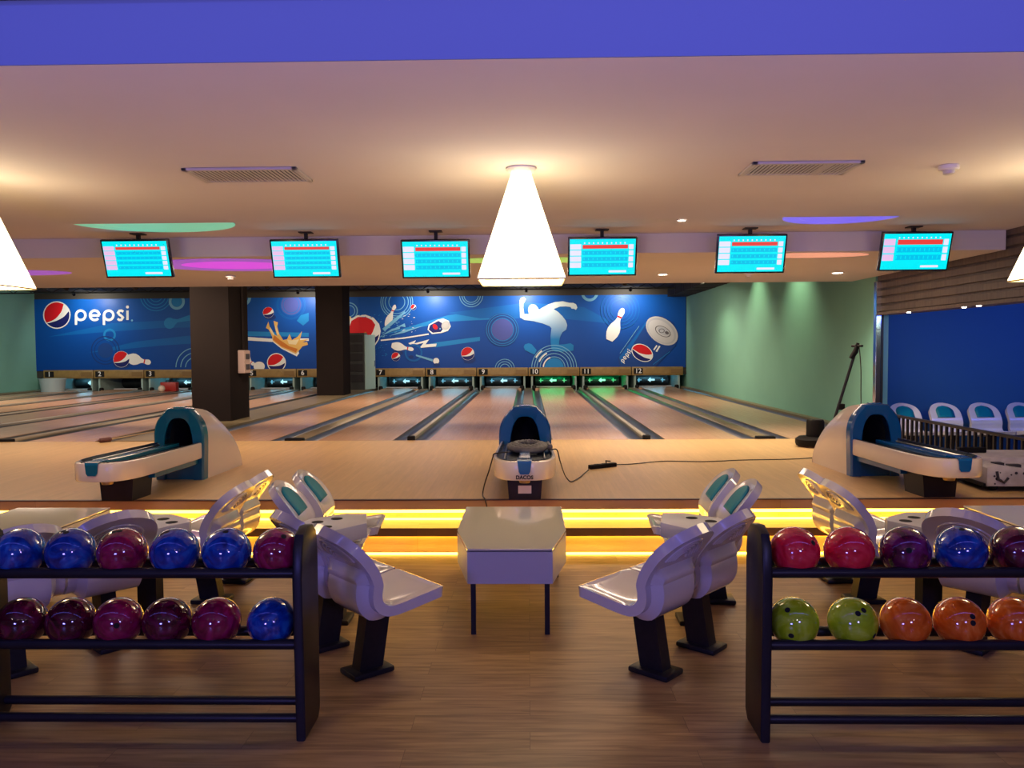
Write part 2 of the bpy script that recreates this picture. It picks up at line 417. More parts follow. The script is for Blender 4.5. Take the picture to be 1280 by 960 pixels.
def divider(x0, x1, wide, label):
    c = (x0+x1)/2; w = x1-x0
    t = empty('lane_divider', (c, Y_FOUL, LZ), label=label, cat='lane divider', group='dividers between lanes')
    h = 0.006 if wide else 0.03
    MB().box(-w/2, w/2, 0.12, 26.62-Y_FOUL, -0.14, h, bevel=0.012 if wide else 0.02).build('capping', M['capping'] if wide else M['pale_capping'], t, smooth=35)
    MB().box(-w/2-0.012, w/2+0.012, -0.01, 0.125, -0.14, h+0.03, bevel=0.018).build('end_block', M['black_rubber'], t, smooth=40)
for (x, h), na, nb in zip(bounds[1:6], range(1, 6), range(2, 7)):
    divider(x-h+GUT, x+h-GUT, h == WID, '%s raised rail between the lanes numbered %d and %d' % ('broad tan' if h == WID else 'narrow pale', na, nb))
for (x, h), na, nb in zip(boundsR[1:6], range(7, 12), range(8, 13)):
    divider(x-h+GUT, x+h-GUT, h == WID, '%s raised rail between the lanes numbered %d and %d' % ('broad tan' if h == WID else 'narrow pale', na, nb))
structure(MB().box(-6.14+NAR-GUT, -5.16-NAR+GUT, Y_FOUL+0.003, Y_END+3, 0.24, LZ+0.01).build('floor_walkway', M['capping']))
structure(MB().box(5.16-NAR+GUT, XR, Y_FOUL+0.003, Y_END+0.5, 0.24, LZ+0.03).build('trim_4', M['capping']))
structure(MB().box(XL, -16.38+WID-GUT, Y_FOUL+0.003, Y_END+0.5, 0.24, LZ+0.03).build('trim_5', M['capping']))

# walls
YM = 26.78
structure(MB().box(XL-1, XR+0.3, 30.4, 30.6, 0, 4.2).build('wall_back', M['void']))
structure(MB().box(XL-0.2, XL, -3.5, 30.4, 0, 4.2).build('wall_left', M['teal_wall']))
structure(MB().box(XR, XR+0.2, 12.3, 30.4, 0, 4.2).build('wall_right', M['teal_wall']))
structure(MB().box(XL, XR, YM+0.05, YM+0.2, 0.82, 4.0).build('wall_above_pinsetters', mat('grey brown wall', (0.035, 0.03, 0.024), 0.7)))
# ceilings
ZC, ZR, ZS, ZD = 2.95, 2.99, 2.775, 3.72
structure(MB().box(XL, 12, 3.46, 7.72, ZC, ZC+0.3).build('ceiling', M['ceiling']))
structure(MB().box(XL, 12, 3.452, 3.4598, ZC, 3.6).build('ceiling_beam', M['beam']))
structure(MB().box(XL-1, 12, -3.5, 3.40, 3.20, 3.4).build('ceiling_concourse', M['dark_ceiling']))
structure(MB().box(XL, XR, 7.72, 9.0, ZR, ZR+0.25).build('ceiling_recess', M['ceiling']))
structure(MB().box(XL, XR, 9.0, 13.2, ZS, ZS+0.9).build('ceiling_soffit', M['ceiling']))
structure(MB().box(XL-1, XR+0.3, 13.2, 30.4, ZD, ZD+0.2).build('ceiling_lanes', M['dark_ceiling']))
# side room on the right: slatted wall over an opening
SX = XR+0.02
structure(MB().box(SX+0.03, SX+0.2, -1.0, 12.28, 2.23, 3.6).build('wall_slatted', M['slat']))
mb = MB(); z = 2.24; k = 0
while z < 3.5:
    hgt = 0.085
    mb.box(SX-0.005, SX+0.03, -1.0, 12.27, z, z+hgt, bevel=0.006)
    z += hgt+0.03; k += 1
structure(mb.build('wall_slats', M['slat']))
structure(MB().box(SX-0.03, SX+0.25, -1.0, 12.28, 2.19, 2.232).build('trim_6', M['slat']))
structure(MB().box(SX+0.2, 12, 12.9, 13.1, 0, 3.0).build('wall_side_room', M['blue_wall']))
structure(MB().box(SX+0.26, 12, -1, 12.9, 2.45, 2.6).build('ceiling_side_room', mat('side room ceiling', (0.25, 0.25, 0.3), 0.8)))
structure(MB().box(11.9, 12.1, -1, 12.9, 0, 2.5).build('wall_side_room_end', M['blue_wall']))
post = empty('corner_post', (XR-0.01, 12.2, LZ), label='bright steel corner post where the green wall meets the blue room', cat='post')
MB().box(-0.04, 0.035, -0.05, 0.05, 0, 2.3, bevel=0.006).build('cover_strip', M['chrome'], post)
MB().box(0.036, 0.075, -0.045, 0.06, 0, 1.83).build('frame', M['black_metal'], post)

# columns
c1 = structure(MB().box(-6.26, -5.54, 14.75, 15.75, LZ-0.1, ZD).build('column_1', M['column']))
c2 = structure(MB().box(-6.10, -5.33, 22.95, 23.9, LZ-0.1, ZD).build('column_2', M['column']))
jb = empty('junction_box', (-5.53, 15.3, 1.5), label='pinkish box with conduit on the side of the nearer column', cat='electrical box')
MB().box(-0.002, 0.13, -0.16, 0.16, -0.22, 0.22, bevel=0.012).build('casing', M['pink_box'], jb)
MB().box(0.131, 0.14, -0.10, 0.10, 0.05, 0.15).box(0.131, 0.14, -0.10, 0.10, -0.15, -0.05).build('socket', M['spot_dark'], jb)
MB().tube([(0.05, 0, 0.215), (0.05, 0, ZD-1.5)], 0.025, 8).build('conduit', M['column'], jb)

# dark ceiling truss, pipes
for yy, lab in ((18.5, 'midway down the lanes'), (24.5, 'nearest the mural')):
    t = empty('ceiling_truss', (0, yy, ZD-0.20), label='black steel truss under the dark ceiling, %s' % lab, cat='truss', group='trusses over the lanes')
    MB().tube([(XL+0.1, 0, 0), (XR-0.8, 0, 0)], 0.02, 6).build('bottom_chord', M['black_metal'], t)
    MB().tube([(XL+0.1, 0, 0.17), (XR-0.8, 0, 0.17)], 0.02, 6).build('top_chord', M['black_metal'], t)
    mb = MB(); x = XL+0.2; up = False
    while x < XR-1.3:
        mb.tube([(x, 0, 0.17 if up else 0), (x+0.3, 0, 0 if up else 0.17)], 0.010, 5); x += 0.3; up = not up
    mb.build('lacing', M['black_metal'], t)
t = empty('air_duct', (XR-0.35, 22.7, 3.40), label='black boxed duct in the ceiling corner above the green wall', cat='duct')
MB().box(-0.3, 0.345, -3.9, 4.0, 0.0, 0.319).build('casing', M['dark_ceiling'], t)
for y_ in (-2.6, -1.3, 0, 1.3, 2.6):
    MB().box(-0.31, 0.344, y_-0.02, y_+0.02, -0.012, 0.31).build('flange', M['black_metal'], t)

# ------------------------------------------------------------------ mural
YP = YM+0.03
PRINT = [0]
def mp(px, py, layer=0):
    p = at_Y(px, py, YP); return Vector((p.x, YP-0.0005-0.00006*PRINT[0], p.z))
INKS = ['ink_blue', 'ink_mid', 'ink_light', 'ink_pale', 'ink_navy', 'ink_deep', 'ink_white', 'ink_red', 'ink_lognavy', 'ink_grey', 'ink_silver', 'ink_dark', 'ink_orange', 'ink_gold', 'ink_cream', 'ink_violet']
IX = {k: i for i, k in enumerate(INKS)}
IX['runner'] = len(INKS); IX['sky'] = len(INKS)+1
mu = MB()
MX0, MX1, MY0, MY1 = 38.5, 857.0, 371.0, 460.5
TL = mp(MX0, MY0); BR = mp(MX1, MY1)
zt, zb = mp(447, 371.2).z, mp(447, 461.5).z
mu.box(TL.x, BR.x, YP, YP+0.018, zb, zt, mi=IX['sky'])
XmL, XmR = TL.x, BR.x
def clip(pts):
    """clip a polygon to the mural's rectangle"""
    def cut(P, f, inter):
        out = []
        for i in range(len(P)):
            a, b = P[i-1], P[i]
            if f(b):
                if not f(a): out.append(inter(a, b))
                out.append(b)
            elif f(a): out.append(inter(a, b))
        return out
    for ax, lim, sgn in ((0, XmL, 1), (0, XmR, -1), (2, zb, 1), (2, zt, -1)):
        if len(pts) < 3: return []
        pts = cut(pts, lambda p: (p[ax]-lim)*sgn >= -1e-9, lambda a, b: a+(b-a)*((lim-a[ax])/(b[ax]-a[ax])))
    return pts
def poly(pts, ink, layer):
    PRINT[0] += 1
    P = clip([mp(x, y, layer) for x, y in pts])
    if len(P) >= 3: mu.face(P, IX[ink])
def disc(x, y, r, ink, layer, ry=None, rot=0.0, n=28):
    ry = ry or r
    poly([(x+r*math.cos(a)*math.cos(rot)-ry*math.sin(a)*math.sin(rot), y+r*math.cos(a)*math.sin(rot)+ry*math.sin(a)*math.cos(rot)) for a in [2*PI*k/n for k in range(n)]], ink, layer)
def ring(x, y, r, w, ink, layer, a0=0, a1=2*PI, n=36, ry=None, rot=0.0):
    q = (ry/r) if ry else 1; PRINT[0] += 1
    for k in range(n):
        A, B = a0+(a1-a0)*k/n, a0+(a1-a0)*(k+1)/n
        P = []
        for rad, ang in ((r-w/2, A), (r+w/2, A), (r+w/2, B), (r-w/2, B)):
            ux, uy = rad*math.cos(ang), rad*q*math.sin(ang)
            P.append((x+ux*math.cos(rot)-uy*math.sin(rot), y+ux*math.sin(rot)+uy*math.cos(rot)))
        P = clip([mp(*c) for c in P])
        if len(P) >= 3: mu.face(P, IX[ink])
def stroke(pts, w, ink, layer):
    """one continuous band along pts, mitred at its bends"""
    closed = math.hypot(pts[0][0]-pts[-1][0], pts[0][1]-pts[-1][1]) < 1e-6
    if closed: pts = pts[:-1]
    n = len(pts); PRINT[0] += 1; A, B = [], []
    for i, (x, y) in enumerate(pts):
        a = pts[i-1] if (i or closed) else None; b = pts[(i+1) % n] if (i < n-1 or closed) else None
        ds = []
        for p, q in ((a, (x, y)), ((x, y), b)):
            if p is None or q is None: continue
            d = math.hypot(q[0]-p[0], q[1]-p[1]) or 1; ds.append((-(q[1]-p[1])/d, (q[0]-p[0])/d))
        nx, ny = sum(d[0] for d in ds)/len(ds), sum(d[1] for d in ds)/len(ds)
        k = min(1.6, 1/max(0.3, nx*nx+ny*ny))*w/2
        A.append((x+nx*k, y+ny*k)); B.append((x-nx*k, y-ny*k))
    for i in range(n if closed else n-1):
        j = (i+1) % n
        P = clip([mp(*A[i]), mp(*A[j]), mp(*B[j]), mp(*B[i])])
        if len(P) >= 3: mu.face(P, IX[ink])
def emblem(x, y, r, layer, edge=0.10, ry=None, rr=0.0, q=0.0):
    """round ball emblem: red above, white wave, navy below; q turns the wave inside the outline"""
    ry = ry or r; k = 1-edge
    disc(x, y, r, 'ink_white', layer, ry=ry, rot=rr)
    cr, sr, cq, sq = math.cos(rr), math.sin(rr), math.cos(q), math.sin(q)
    def P(u, v):
        u, v = u*cq-v*sq, u*sq+v*cq
        return (x+(u*r*cr-v*ry*sr)*k, y+(u*r*sr+v*ry*cr)*k)
    def arc(a0, a1, n=22): return [P(math.cos(a0+(a1-a0)*t/n), math.sin(a0+(a1-a0)*t/n)) for t in range(n+1)]
    red = arc(PI*0.79, PI*1.68)+[P(p.x, p.y) for p in crom([(0.54, -0.84), (0.36, -0.28), (-0.05, 0.24), (-0.42, 0.46), (-0.79, 0.61)], 14)][1:-1]
    poly(red, 'ink_red', layer+1)
    blu = arc(-PI*0.10, PI*0.77)+[P(p.x, p.y) for p in crom([(-0.75, 0.66), (-0.35, 0.56), (0.05, 0.42), (0.55, 0.14), (0.95, -0.31)], 14)][1:-1]
    poly(blu, 'ink_lognavy', layer+1)
def pin(hx, hy, bx, by, s, layer, ink='ink_white', band=True):
    """bowling pin from head (hx,hy) to foot (bx,by), s = belly half width"""
    d = math.hypot(bx-hx, by-hy); ux, uy = (bx-hx)/d, (by-hy)/d
    prof = [(0, .15), (.04, .36), (.10, .46), (.18, .44), (.27, .32), (.33, .30), (.42, .46), (.55, .82), (.68, 1.0), (.80, .95), (.92, .72), (1, .5)]
    L_ = [(hx+ux*t*d-uy*w*s, hy+uy*t*d+ux*w*s) for t, w in prof]; R_ = [(hx+ux*t*d+uy*w*s, hy+uy*t*d-ux*w*s) for t, w in prof]
    for i in range(len(prof)-1): poly([L_[i], L_[i+1], R_[i+1], R_[i]], ink, layer)
    if band:
        for t in (.27,):
            c = (hx+ux*t*d, hy+uy*t*d); stroke([(c[0]-uy*s*.36, c[1]+ux*s*.36), (c[0]+uy*s*.36, c[1]-ux*s*.36)], d*.05, 'ink_red', layer+1)
# broad light swooshes
poly([(60, 421), (140, 404), (260, 398), (300, 400), (300, 408), (200, 410), (120, 416)], 'ink_mid', 1)
poly([(110, 441), (170, 427), (260, 417), (300, 415), (300, 426), (200, 432)], 'ink_mid', 1)
poly([(300, 414), (386, 416), (386, 421), (300, 420)], 'ink_light', 1)
poly([(300, 420.5), (342, 423.5), (342, 427.5), (300, 425)], 'ink_white', 2)
poly([(368, 423), (386, 423), (386, 426), (368, 427)], 'ink_white', 2)
poly([(480, 418), (560, 394), (660, 381), (660, 397), (560, 402)], 'ink_light', 1)
poly([(560, 391), (660, 378), (730, 384), (760, 400), (760, 404), (690, 397), (600, 398)], 'ink_mid', 1)
poly([(520, 434), (545, 428), (600, 421), (600, 426), (545, 434)], 'ink_light', 1)
# emblem and wordmark at the start of the mural
emblem(71, 393.8, 17.2, 2, edge=0.08)
def wordmark(x0, base, xh, w, layer, fx=1.0, T=None):
    T = T or (lambda x, y: (x, y)); r = xh/2
    def S(pts): stroke([T(x, y) for x, y in pts], w, 'ink_white', layer)
    def arc(cx, cy, a0, a1, rx=None, n=18): return [(cx+(rx or r)*fx*math.cos(math.radians(a0+(a1-a0)*k/n)), cy+r*math.sin(math.radians(a0+(a1-a0)*k/n))) for k in range(n+1)]
    x = x0
    def p_(x):
        S([(x, base-r), (x, base+xh*0.52)]); S(arc(x+r*fx, base-r, 0, 360))
    p_(x); x += xh*fx+w*1.9
    S(arc(x+r*fx, base-r, 0, -318)); S([(x, base-r+0.2), (x+xh*fx, base-r+0.2)]); x += xh*fx+w*1.9
    p_(x); x += xh*fx+w*1.7
    q = xh*0.25
    S([(x+q*2.5*fx, base-xh+.5*q), (x+q*1.7*fx, base-xh), (x+q*.8*fx, base-xh+.1*q), (x+q*.2*fx, base-xh+.9*q), (x+q*.8*fx, base-xh+1.7*q), (x+q*1.7*fx, base-r+.3*q), (x+q*2.3*fx, base-1.1*q), (x+q*1.7*fx, base-.1*q), (x+q*.8*fx, base), (x, base-.5*q)])
    x += q*2.5*fx+w*1.7
    S([(x, base), (x, base-xh)]); d = T(x, base-xh-w*1.5); disc(d[0], d[1], w*.62, 'ink_white', layer)
    return x
xe = wordmark(95.0, 400.0, 11.8, 3.0, 3, fx=1.0)
disc(165.0, 400.5, 1.3, 'ink_pale', 3)
# rings of the left panel
ring(137, 418.6, 6.6, 2.6, 'ink_light', 2)
disc(131.7, 438, 9.5, 'ink_deep', 1); ring(131.7, 438, 17.4, 1.4, 'ink_navy', 1); ring(131.7, 438, 13.5, 1.0, 'ink_navy', 1)
for r in (8, 12, 16, 19.5): ring(195, 369, r, 1.1, 'ink_light', 2, 0, PI)
ring(221, 377, 8.4, 3.4, 'ink_pale', 2); disc(221, 377, 6.4, 'ink_light', 1)
disc(212, 404, 7, 'ink_light', 2); poly([(212, 398), (222, 399), (236, 394), (250, 390), (250, 403), (236, 401), (222, 403), (214, 411)], 'ink_light', 2)
for r in (12, 18, 24): ring(244, 459, r, 1.0, 'ink_pale', 2, PI, 2*PI)
disc(152, 455, 10.5, 'ink_navy', 2, ry=6.5)
pin(188.5, 453.4, 159, 447.2, 7.2, 3); emblem(151.8, 449.0, 10.2, 5, edge=0.03, q=0.25)
# middle panel
ring(303, 372, 9, 3.6, 'ink_pale', 2, 0, PI)
disc(364, 381, 13.5, 'ink_violet', 1)
for r in (10, 13, 16.5, 18): ring(364, 381, r, 0.8, 'ink_mid', 2)
disc(338, 396.5, 7, 'ink_navy', 2, ry=3.5); emblem(335.4, 390.6, 6.8, 3, edge=0.03, q=0.3)
poly([(371, 401), (376, 394), (386, 391), (386, 401), (379, 407)], 'ink_light', 2)
poly([(339.5, 426), (352, 436), (371, 445.5), (374, 441.5), (373, 439), (356, 431), (344, 422)], 'ink_white', 3)
poly([(334, 406), (332.5, 410), (336, 412), (340, 420), (341, 426), (352, 434.5), (370, 442.5), (374, 438), (378, 433), (385, 431), (384, 427.5), (378, 428), (386, 424), (375, 425), (377.5, 414), (372, 421), (365, 425), (362, 417.5), (359, 424), (354, 425), (349, 417), (346.5, 408), (347.5, 403), (342, 401), (344, 411), (346.5, 420), (341, 417), (337, 408), (335.5, 402)], 'ink_gold', 4)
poly([(341, 424.5), (352, 433), (370, 440.5), (372, 436), (362, 433), (350, 425), (343, 419)], 'ink_orange', 5)
poly([(359, 424.5), (365, 425.5), (374, 424), (370, 431), (361, 430)], 'ink_cream', 5)
poly([(338, 409), (343, 418), (341.5, 419), (337, 413)], 'ink_cream', 5); poly([(344, 406), (349, 418), (347, 418.5), (344.5, 411)], 'ink_cream', 5)
pin(318, 456, 304, 445, 5.2, 3); disc(324, 458, 7, 'ink_white', 2, ry=6)
emblem(345.6, 453.2, 11.8, 4, edge=0.09, q=0.35)
# right of the second column
ring(436.5, 388.8, 10.2, 1.3, 'ink_pale', 2); ring(436.5, 388.8, 7, 1.0, 'ink_pale', 2)
disc(429, 404, 12.5, 'ink_cream', 2, ry=12)
for r in (10, 14.5, 17.5, 20): ring(496, 377.5, r, 0.9, 'ink_pale', 2)
poly([(434.5, 410), (438, 399), (447, 394), (457, 393.4), (467, 397), (474, 405), (476, 414), (474, 424), (469, 432), (462, 440), (458, 437), (455, 425), (450, 420), (436, 420)], 'ink_white', 3)
poly([(436, 411), (439.5, 401), (447.5, 396.3), (457, 396), (465, 400), (469.2, 406), (466, 415), (460, 425), (457.5, 424), (456, 419), (437, 419)], 'ink_red', 4)
poly([(460.5, 425.5), (468, 422), (474.2, 418), (472, 425), (467.5, 431), (462, 437), (459, 435), (458.5, 428)], 'ink_lognavy', 4)
poly([(455.5, 415), (458, 415), (459, 424), (458.2, 427), (456, 422)], 'ink_orange', 4)
pin(494, 381, 483, 408, 4.4, 4); disc(493, 384.2, 2.3, 'ink_white', 5)
rnd = random.Random(3)
def splat(n, xa, xb, ya, yb, s0, s1, ink, layer):
    for _ in range(n):
        x, y, r, a = rnd.uniform(xa, xb), rnd.uniform(ya, yb), rnd.uniform(s0, s1), rnd.uniform(0, PI)
        disc(x, y, r*rnd.uniform(1, 3), ink, layer, ry=r*0.55, rot=-0.6+a*0.2, n=8)
splat(36, 474, 506, 402, 424, 0.3, 0.9, 'ink_pale', 3)
splat(26, 466, 484, 426, 446, 0.25, 0.6, 'ink_light', 3)
splat(18, 448, 482, 388, 400, 0.25, 0.7, 'ink_light', 3)
splat(16, 500, 522, 390, 416, 0.25, 0.7, 'ink_white', 3)
for P in ([(478, 411), (492, 399), (506, 389), (507, 391), (495, 402), (481, 414)], [(476, 420), (490, 411), (500, 409), (500, 411), (490, 414)], [(486, 420), (505, 413), (530, 407), (505, 416)], [(490, 412), (498, 408), (506, 404), (507, 409), (502, 408)]): poly(P, 'ink_pale', 3)
stroke([(476, 425.4), (505, 422.6), (536, 417.6)], 1.7, 'ink_white', 4)
emblem(517, 384, 3.5, 3, edge=0.05)
# flying can
poly([(534.5, 412), (536, 406), (546, 400), (554, 398), (561, 401), (563.6, 408), (560, 413.5), (552, 416.2), (540, 417.5)], 'ink_white', 3)
poly([(536, 412), (537.5, 406.5), (548, 401), (553, 404), (554, 411), (551, 415), (541, 416)], 'ink_lognavy', 4)
disc(557.2, 406.8, 5.2, 'ink_silver', 4, ry=6.0, rot=0.4); ring(557.2, 406.8, 4.2, 0.7, 'ink_grey', 5)
disc(544, 408.5, 2.6, 'ink_red', 5, ry=3.8, rot=-0.7); disc(550.2, 411, 0.9, 'ink_pale', 5)
poly([(510.5, 429), (520, 425.2), (518, 429.3), (536.5, 424.2), (532, 430.5), (546, 429.5), (545, 433), (524.5, 435), (529.5, 428.6), (514, 432.2)], 'ink_white', 4)
ring(517, 441, 10, 2.4, 'ink_mid', 2)
disc(497, 441, 7, 'ink_navy', 2, ry=3.2)
pin(517, 437, 489.5, 431.5, 5.3, 3)
emblem(494.8, 445.8, 5.4, 3, edge=0.04, q=0.2); disc(514, 446, 3, 'ink_navy', 3, ry=2)
poly([(520, 443), (541, 449), (541, 452), (520, 445)], 'ink_pale', 3); disc(545.3, 451.2, 3.8, 'ink_white', 4)
disc(546, 456, 4, 'ink_navy', 3, ry=2)
disc(586.5, 448.5, 8, 'ink_navy', 2, ry=5); emblem(584.7, 442, 8.2, 3, edge=0.03, q=0.3)
for r in (9, 11.5, 14.5): ring(589, 369, r, 0.9, 'ink_pale', 2, 0, PI)
disc(628, 412, 21, 'ink_deep', 0.5); disc(628, 412, 13.5, 'ink_violet', 1)
for r in (14, 17.5, 20): ring(628, 412, r, 0.7, 'ink_light', 2)
for r in (6, 9, 12): ring(631, 461, r, 0.8, 'ink_pale', 2, PI, 2*PI)
# bowler silhouette
def R4(pts): return [(640+x/8.35, 355+y/8.35) for x, y in pts]
poly(R4([(80, 170), (95, 145), (125, 135), (147, 158), (130, 190), (118, 205), (118, 250), (128, 312), (176, 314), (168, 272), (176, 232), (205, 211), (245, 218), (268, 246), (282, 268), (330, 240), (380, 212), (450, 188), (530, 180), (600, 196), (640, 197), (668, 212), (682, 245), (668, 270), (645, 258), (622, 258), (610, 240), (560, 234), (500, 236), (435, 262), (480, 290), (525, 335), (560, 380), (577, 430), (567, 475), (525, 505), (505, 545), (492, 600), (492, 632), (545, 630), (610, 618), (645, 640), (640, 695), (560, 705), (450, 705), (412, 680), (405, 620), (402, 545), (412, 462), (392, 440), (320, 412), (220, 388), (130, 376), (84, 350)]), 'runner', 5)
poly(R4([(122, 655), (135, 630), (175, 618), (205, 628), (258, 690), (235, 738), (180, 712), (135, 690)]), 'ink_light', 3)
for r, a0 in ((13.5, PI), (17.5, PI*1.0), (21.5, PI), (24.5, PI), (28, PI)): ring(692.7, 459.5, r, 0.9, 'ink_pale', 4, a0, 2*PI)
for r, a, b in ((13.5, 1.02, 1.38), (20, 1.12, 1.35), (26, 1.16, 1.30)): ring(692.7, 459.5, r, 1.6, 'ink_white', 6, PI*a, PI*b)
disc(692.7, 459.5, 12, 'ink_light', 2)
ring(737, 366, 9, 3.4, 'ink_pale', 2, 0, PI)
for r in (12, 16, 20, 24): ring(775, 387, r, 0.9, 'ink_mid', 2)
pin(779, 385.5, 761.5, 425.5, 8.0, 4)
# big can
def R5(pts): return [(740+x/7.1, 355+y/7.1) for x, y in pts]
poly(R5([(478, 335), (520, 290), (620, 285), (720, 340), (765, 440), (740, 545), (555, 740), (250, 740), (230, 660), (300, 560)]), 'ink_deep', 2)
poly(R5([(478, 335), (500, 320), (300, 640), (262, 715), (240, 650)]), 'ink_mid', 3)
stroke(R5([(418, 372), (248, 615)]), 0.6, 'ink_pale', 4); stroke(R5([(690, 600), (540, 715)]), 0.6, 'ink_light', 4)
disc(827.3, 413.6, 22.5, 'ink_silver', 3, ry=15.0, rot=0.66); disc(827, 413.4, 20.5, 'ink_grey', 4, ry=13.4, rot=0.66)
disc(826.4, 414.2, 18.3, 'ink_silver', 5, ry=11.8, rot=0.66); ring(828.5, 414.3, 10.0, 1.2, 'ink_dark', 6, ry=5.6, rot=0.5)
disc(829, 414, 8, 'ink_grey', 6, ry=4.4, rot=0.5); ring(827, 413.5, 3.2, 0.9, 'ink_dark', 7, ry=2.4); disc(833.5, 416, 2.6, 'ink_dark', 7, ry=1.8, rot=0.5)
emblem(802.7, 441, 14.4, 5, edge=0.08, rr=0.52, ry=10.2, q=0.5)
stroke(R5([(575, 545), (548, 585)]), 1.8, 'ink_white', 5); stroke(R5([(600, 550), (570, 600)]), 2.0, 'ink_white', 5)
cc, ss = math.cos(-0.95), math.sin(-0.95)
wordmark(0, 0, 3.8, 0.95, 5, fx=0.72, T=lambda x, y: (779.2+x*cc-y*ss, 453.2+x*ss+y*cc))
mural = mu.build('mural', [M[k] for k in INKS]+[grad_mat('printed bowler fade', (0.70, 0.80, 0.80), (0.008, 0.19, 0.50), mp(700, 424).z, mp(700, 380).z),
                                                  grad_mat('printed blue fade', (0.003, 0.085, 0.40), (0.002, 0.052, 0.31), zb, zt)], recalc=False)
tag(mural, 'long blue printed mural of balls, pins and cans above the pinsetters', 'mural')

# ------------------------------------------------------------------ masking panels and pinsetters
def lane_span(i):
    b = bounds if i < 6 else boundsR
    return b[i % 6][0], b[i % 6+1][0]
for i in range(12):
    xa, xb = lane_span(i)
    t = empty('masking_panel', ((xa+xb)/2, YM-0.10, 0.80), label='mustard masking panel with the number %d under the blue mural' % (i+1), cat='masking panel', group='numbered panels over the pin decks')
    w = (xb-xa)/2-0.012
    MB().box(-w, w, 0, 0.10, 0, 0.285, bevel=0.012).build('face_panel', M['mustard'], t, smooth=35)
    mb = MB()
    mb.prism([(-w+0.42, -0.015, 0.142), (-w+0.50, -0.015, 0.235), (w-0.52, -0.015, 0.235), (w-0.44, -0.015, 0.142), (w-0.52, -0.015, 0.05), (-w+0.50, -0.015, 0.05)], (0, 0.016, 0))
    mb.build('raised_bar', M['mustard'], t)
    MB().prism([(w-0.40, -0.012, 0.07), (w-0.40, -0.012, 0.215), (w-0.05, -0.012, 0.215), (w-0.05, -0.012, 0.07)], (0, 0.013, 0)).build('end_plate', M['mustard_dark'], t)
    pl = MB().box(-w+0.06, -w+0.36, -0.014, 0.001, 0.05, 0.24, bevel=0.004).build('number_plate', M['void'], t)
    text_mesh(str(i+1), 0.22, 'numeral', M['white_paint'], pl, Matrix.Translation((-w+0.21, -0.017, 0.145)) @ FACE_CAM, bold=0.003)
for i in range(12):
    xa, xb = lane_span(i); green = i in (9, 10); dark = i in (1, 3)
    c = (xa+xb)/2; w = (xb-xa)/2
    col = 'green-lit' if green else ('unlit dark' if dark else 'cyan-lit')
    t = empty('pinsetter', (c, YM, LZ), label='%s pinsetter with a curved black curtain under the number %d' % (col, i+1), cat='pinsetter', group='pinsetters behind the lanes')
    for s in (-1, 1):
        MB().box(s*(w-0.13)-0.03, s*(w-0.13)+0.03, 0.02, 2.2, -0.1, 0.42).build('kickback', M['pale_teal'], t)
        MB().lathe([(0.0, -0.05), (0.075, -0.05), (0.075, 0.06), (0.05, 0.09), (0, 0.095)], (s*(w-0.2), 0.02, -0.0), 12).build('pin_deck_bumper', M['black_rubber'], t, smooth=40)
    MB().box(-w+0.24, w-0.24, -0.10, 0.74, -0.10, 0.0).build('pin_deck', M['lane'], t)
    # curved curtain
    rows = []
    for k in range(13):
        a = -0.55*PI+1.05*PI*k/12
        rows.append([(x, 1.55-0.24*math.cos(a), 0.20+0.20*math.sin(a)) for x in (-w+0.25, w-0.25)])
    mb = MB(); mb.grid(rows); mb.build('curtain', M['curtain'], t, smooth=60)
    if not dark:
        am = M['arrow_green'] if green else M['arrow']
        def arr(x, s):
            mb = MB(); y = 1.285
            mb.prism([(x-0.13*s, y, 0.20), (x-0.02*s, y, 0.29), (x-0.02*s, y, 0.235), (x+0.14*s, y, 0.235), (x+0.14*s, y, 0.175), (x-0.02*s, y, 0.175), (x-0.02*s, y, 0.12)], (0, 0.02, 0))
            return mb
        arr(0.0, 0.9).build('arrow', am, t)
        for x in ((-0.42, 0.40) if i not in (0, 2) else ()):
            mb = MB(); y = 1.30
            mb.prism([(x-0.02, y, 0.13), (x+0.02, y, 0.13), (x+0.02, y, 0.27), (x-0.02, y, 0.27)], (0, 0.02, 0)).prism([(x-0.06, y, 0.185), (x+0.09, y, 0.185), (x+0.09, y, 0.22), (x-0.06, y, 0.22)], (0, 0.02, 0))
            mb.build('side_mark', M['arrow_green_dim'] if green else M['arrow_dim'], t)
        MB().tube([(-w+0.45, 1.12, 0.47), (w-0.45, 1.12, 0.47)], 0.03, 8).build('pit_lamp', M['tube_green'] if green else M['tube_cyan'], t)
    MB().box(-w+0.24, w-0.24, 0.75, 0.80, -0.02, 0.025).build('sweep_bar', M['white_paint'], t)
# odd things at the far left end of the lanes
b0 = at_Z(64, 487.5, LZ+0.0)
t = empty('waste_bin', (at_Y(66, 480, 26.2).x, 26.2, LZ+0.001), label='pale grey bin standing on the lane end under the number 1', cat='bin')
MB().lathe([(0, 0), (0.34, 0), (0.40, 0.40), (0.41, 0.40), (0.41, 0.43), (0.37, 0.43), (0.33, 0.02), (0, 0.02)], n=20).build('tub', M['bin_grey'], t, smooth=40)
p = at_Y(202, 485, 25.6)
t = empty('bowling_ball', (p.x, 25.6, LZ+0.109), label='cream white ball on the far lane end beside a red box', cat='bowling ball')
def ball_mesh(r=0.108, n=32):
    return [(r*math.sin(PI*k/n), -r*math.cos(PI*k/n)) for k in range(n+1)]
MB().lathe(ball_mesh(), n=24).build('ball_shell', M['hood_white'], t, smooth=180)
p = at_Y(212, 480, 26.0)
t = empty('toolbox', (p.x, 26.0, LZ+0.001), label='red box at the far end of the lane under the number 3', cat='box')
MB().box(-0.26, 0.26, -0.12, 0.12, 0, 0.30, bevel=0.02).build('body', M['red_paint'], t, smooth=40)
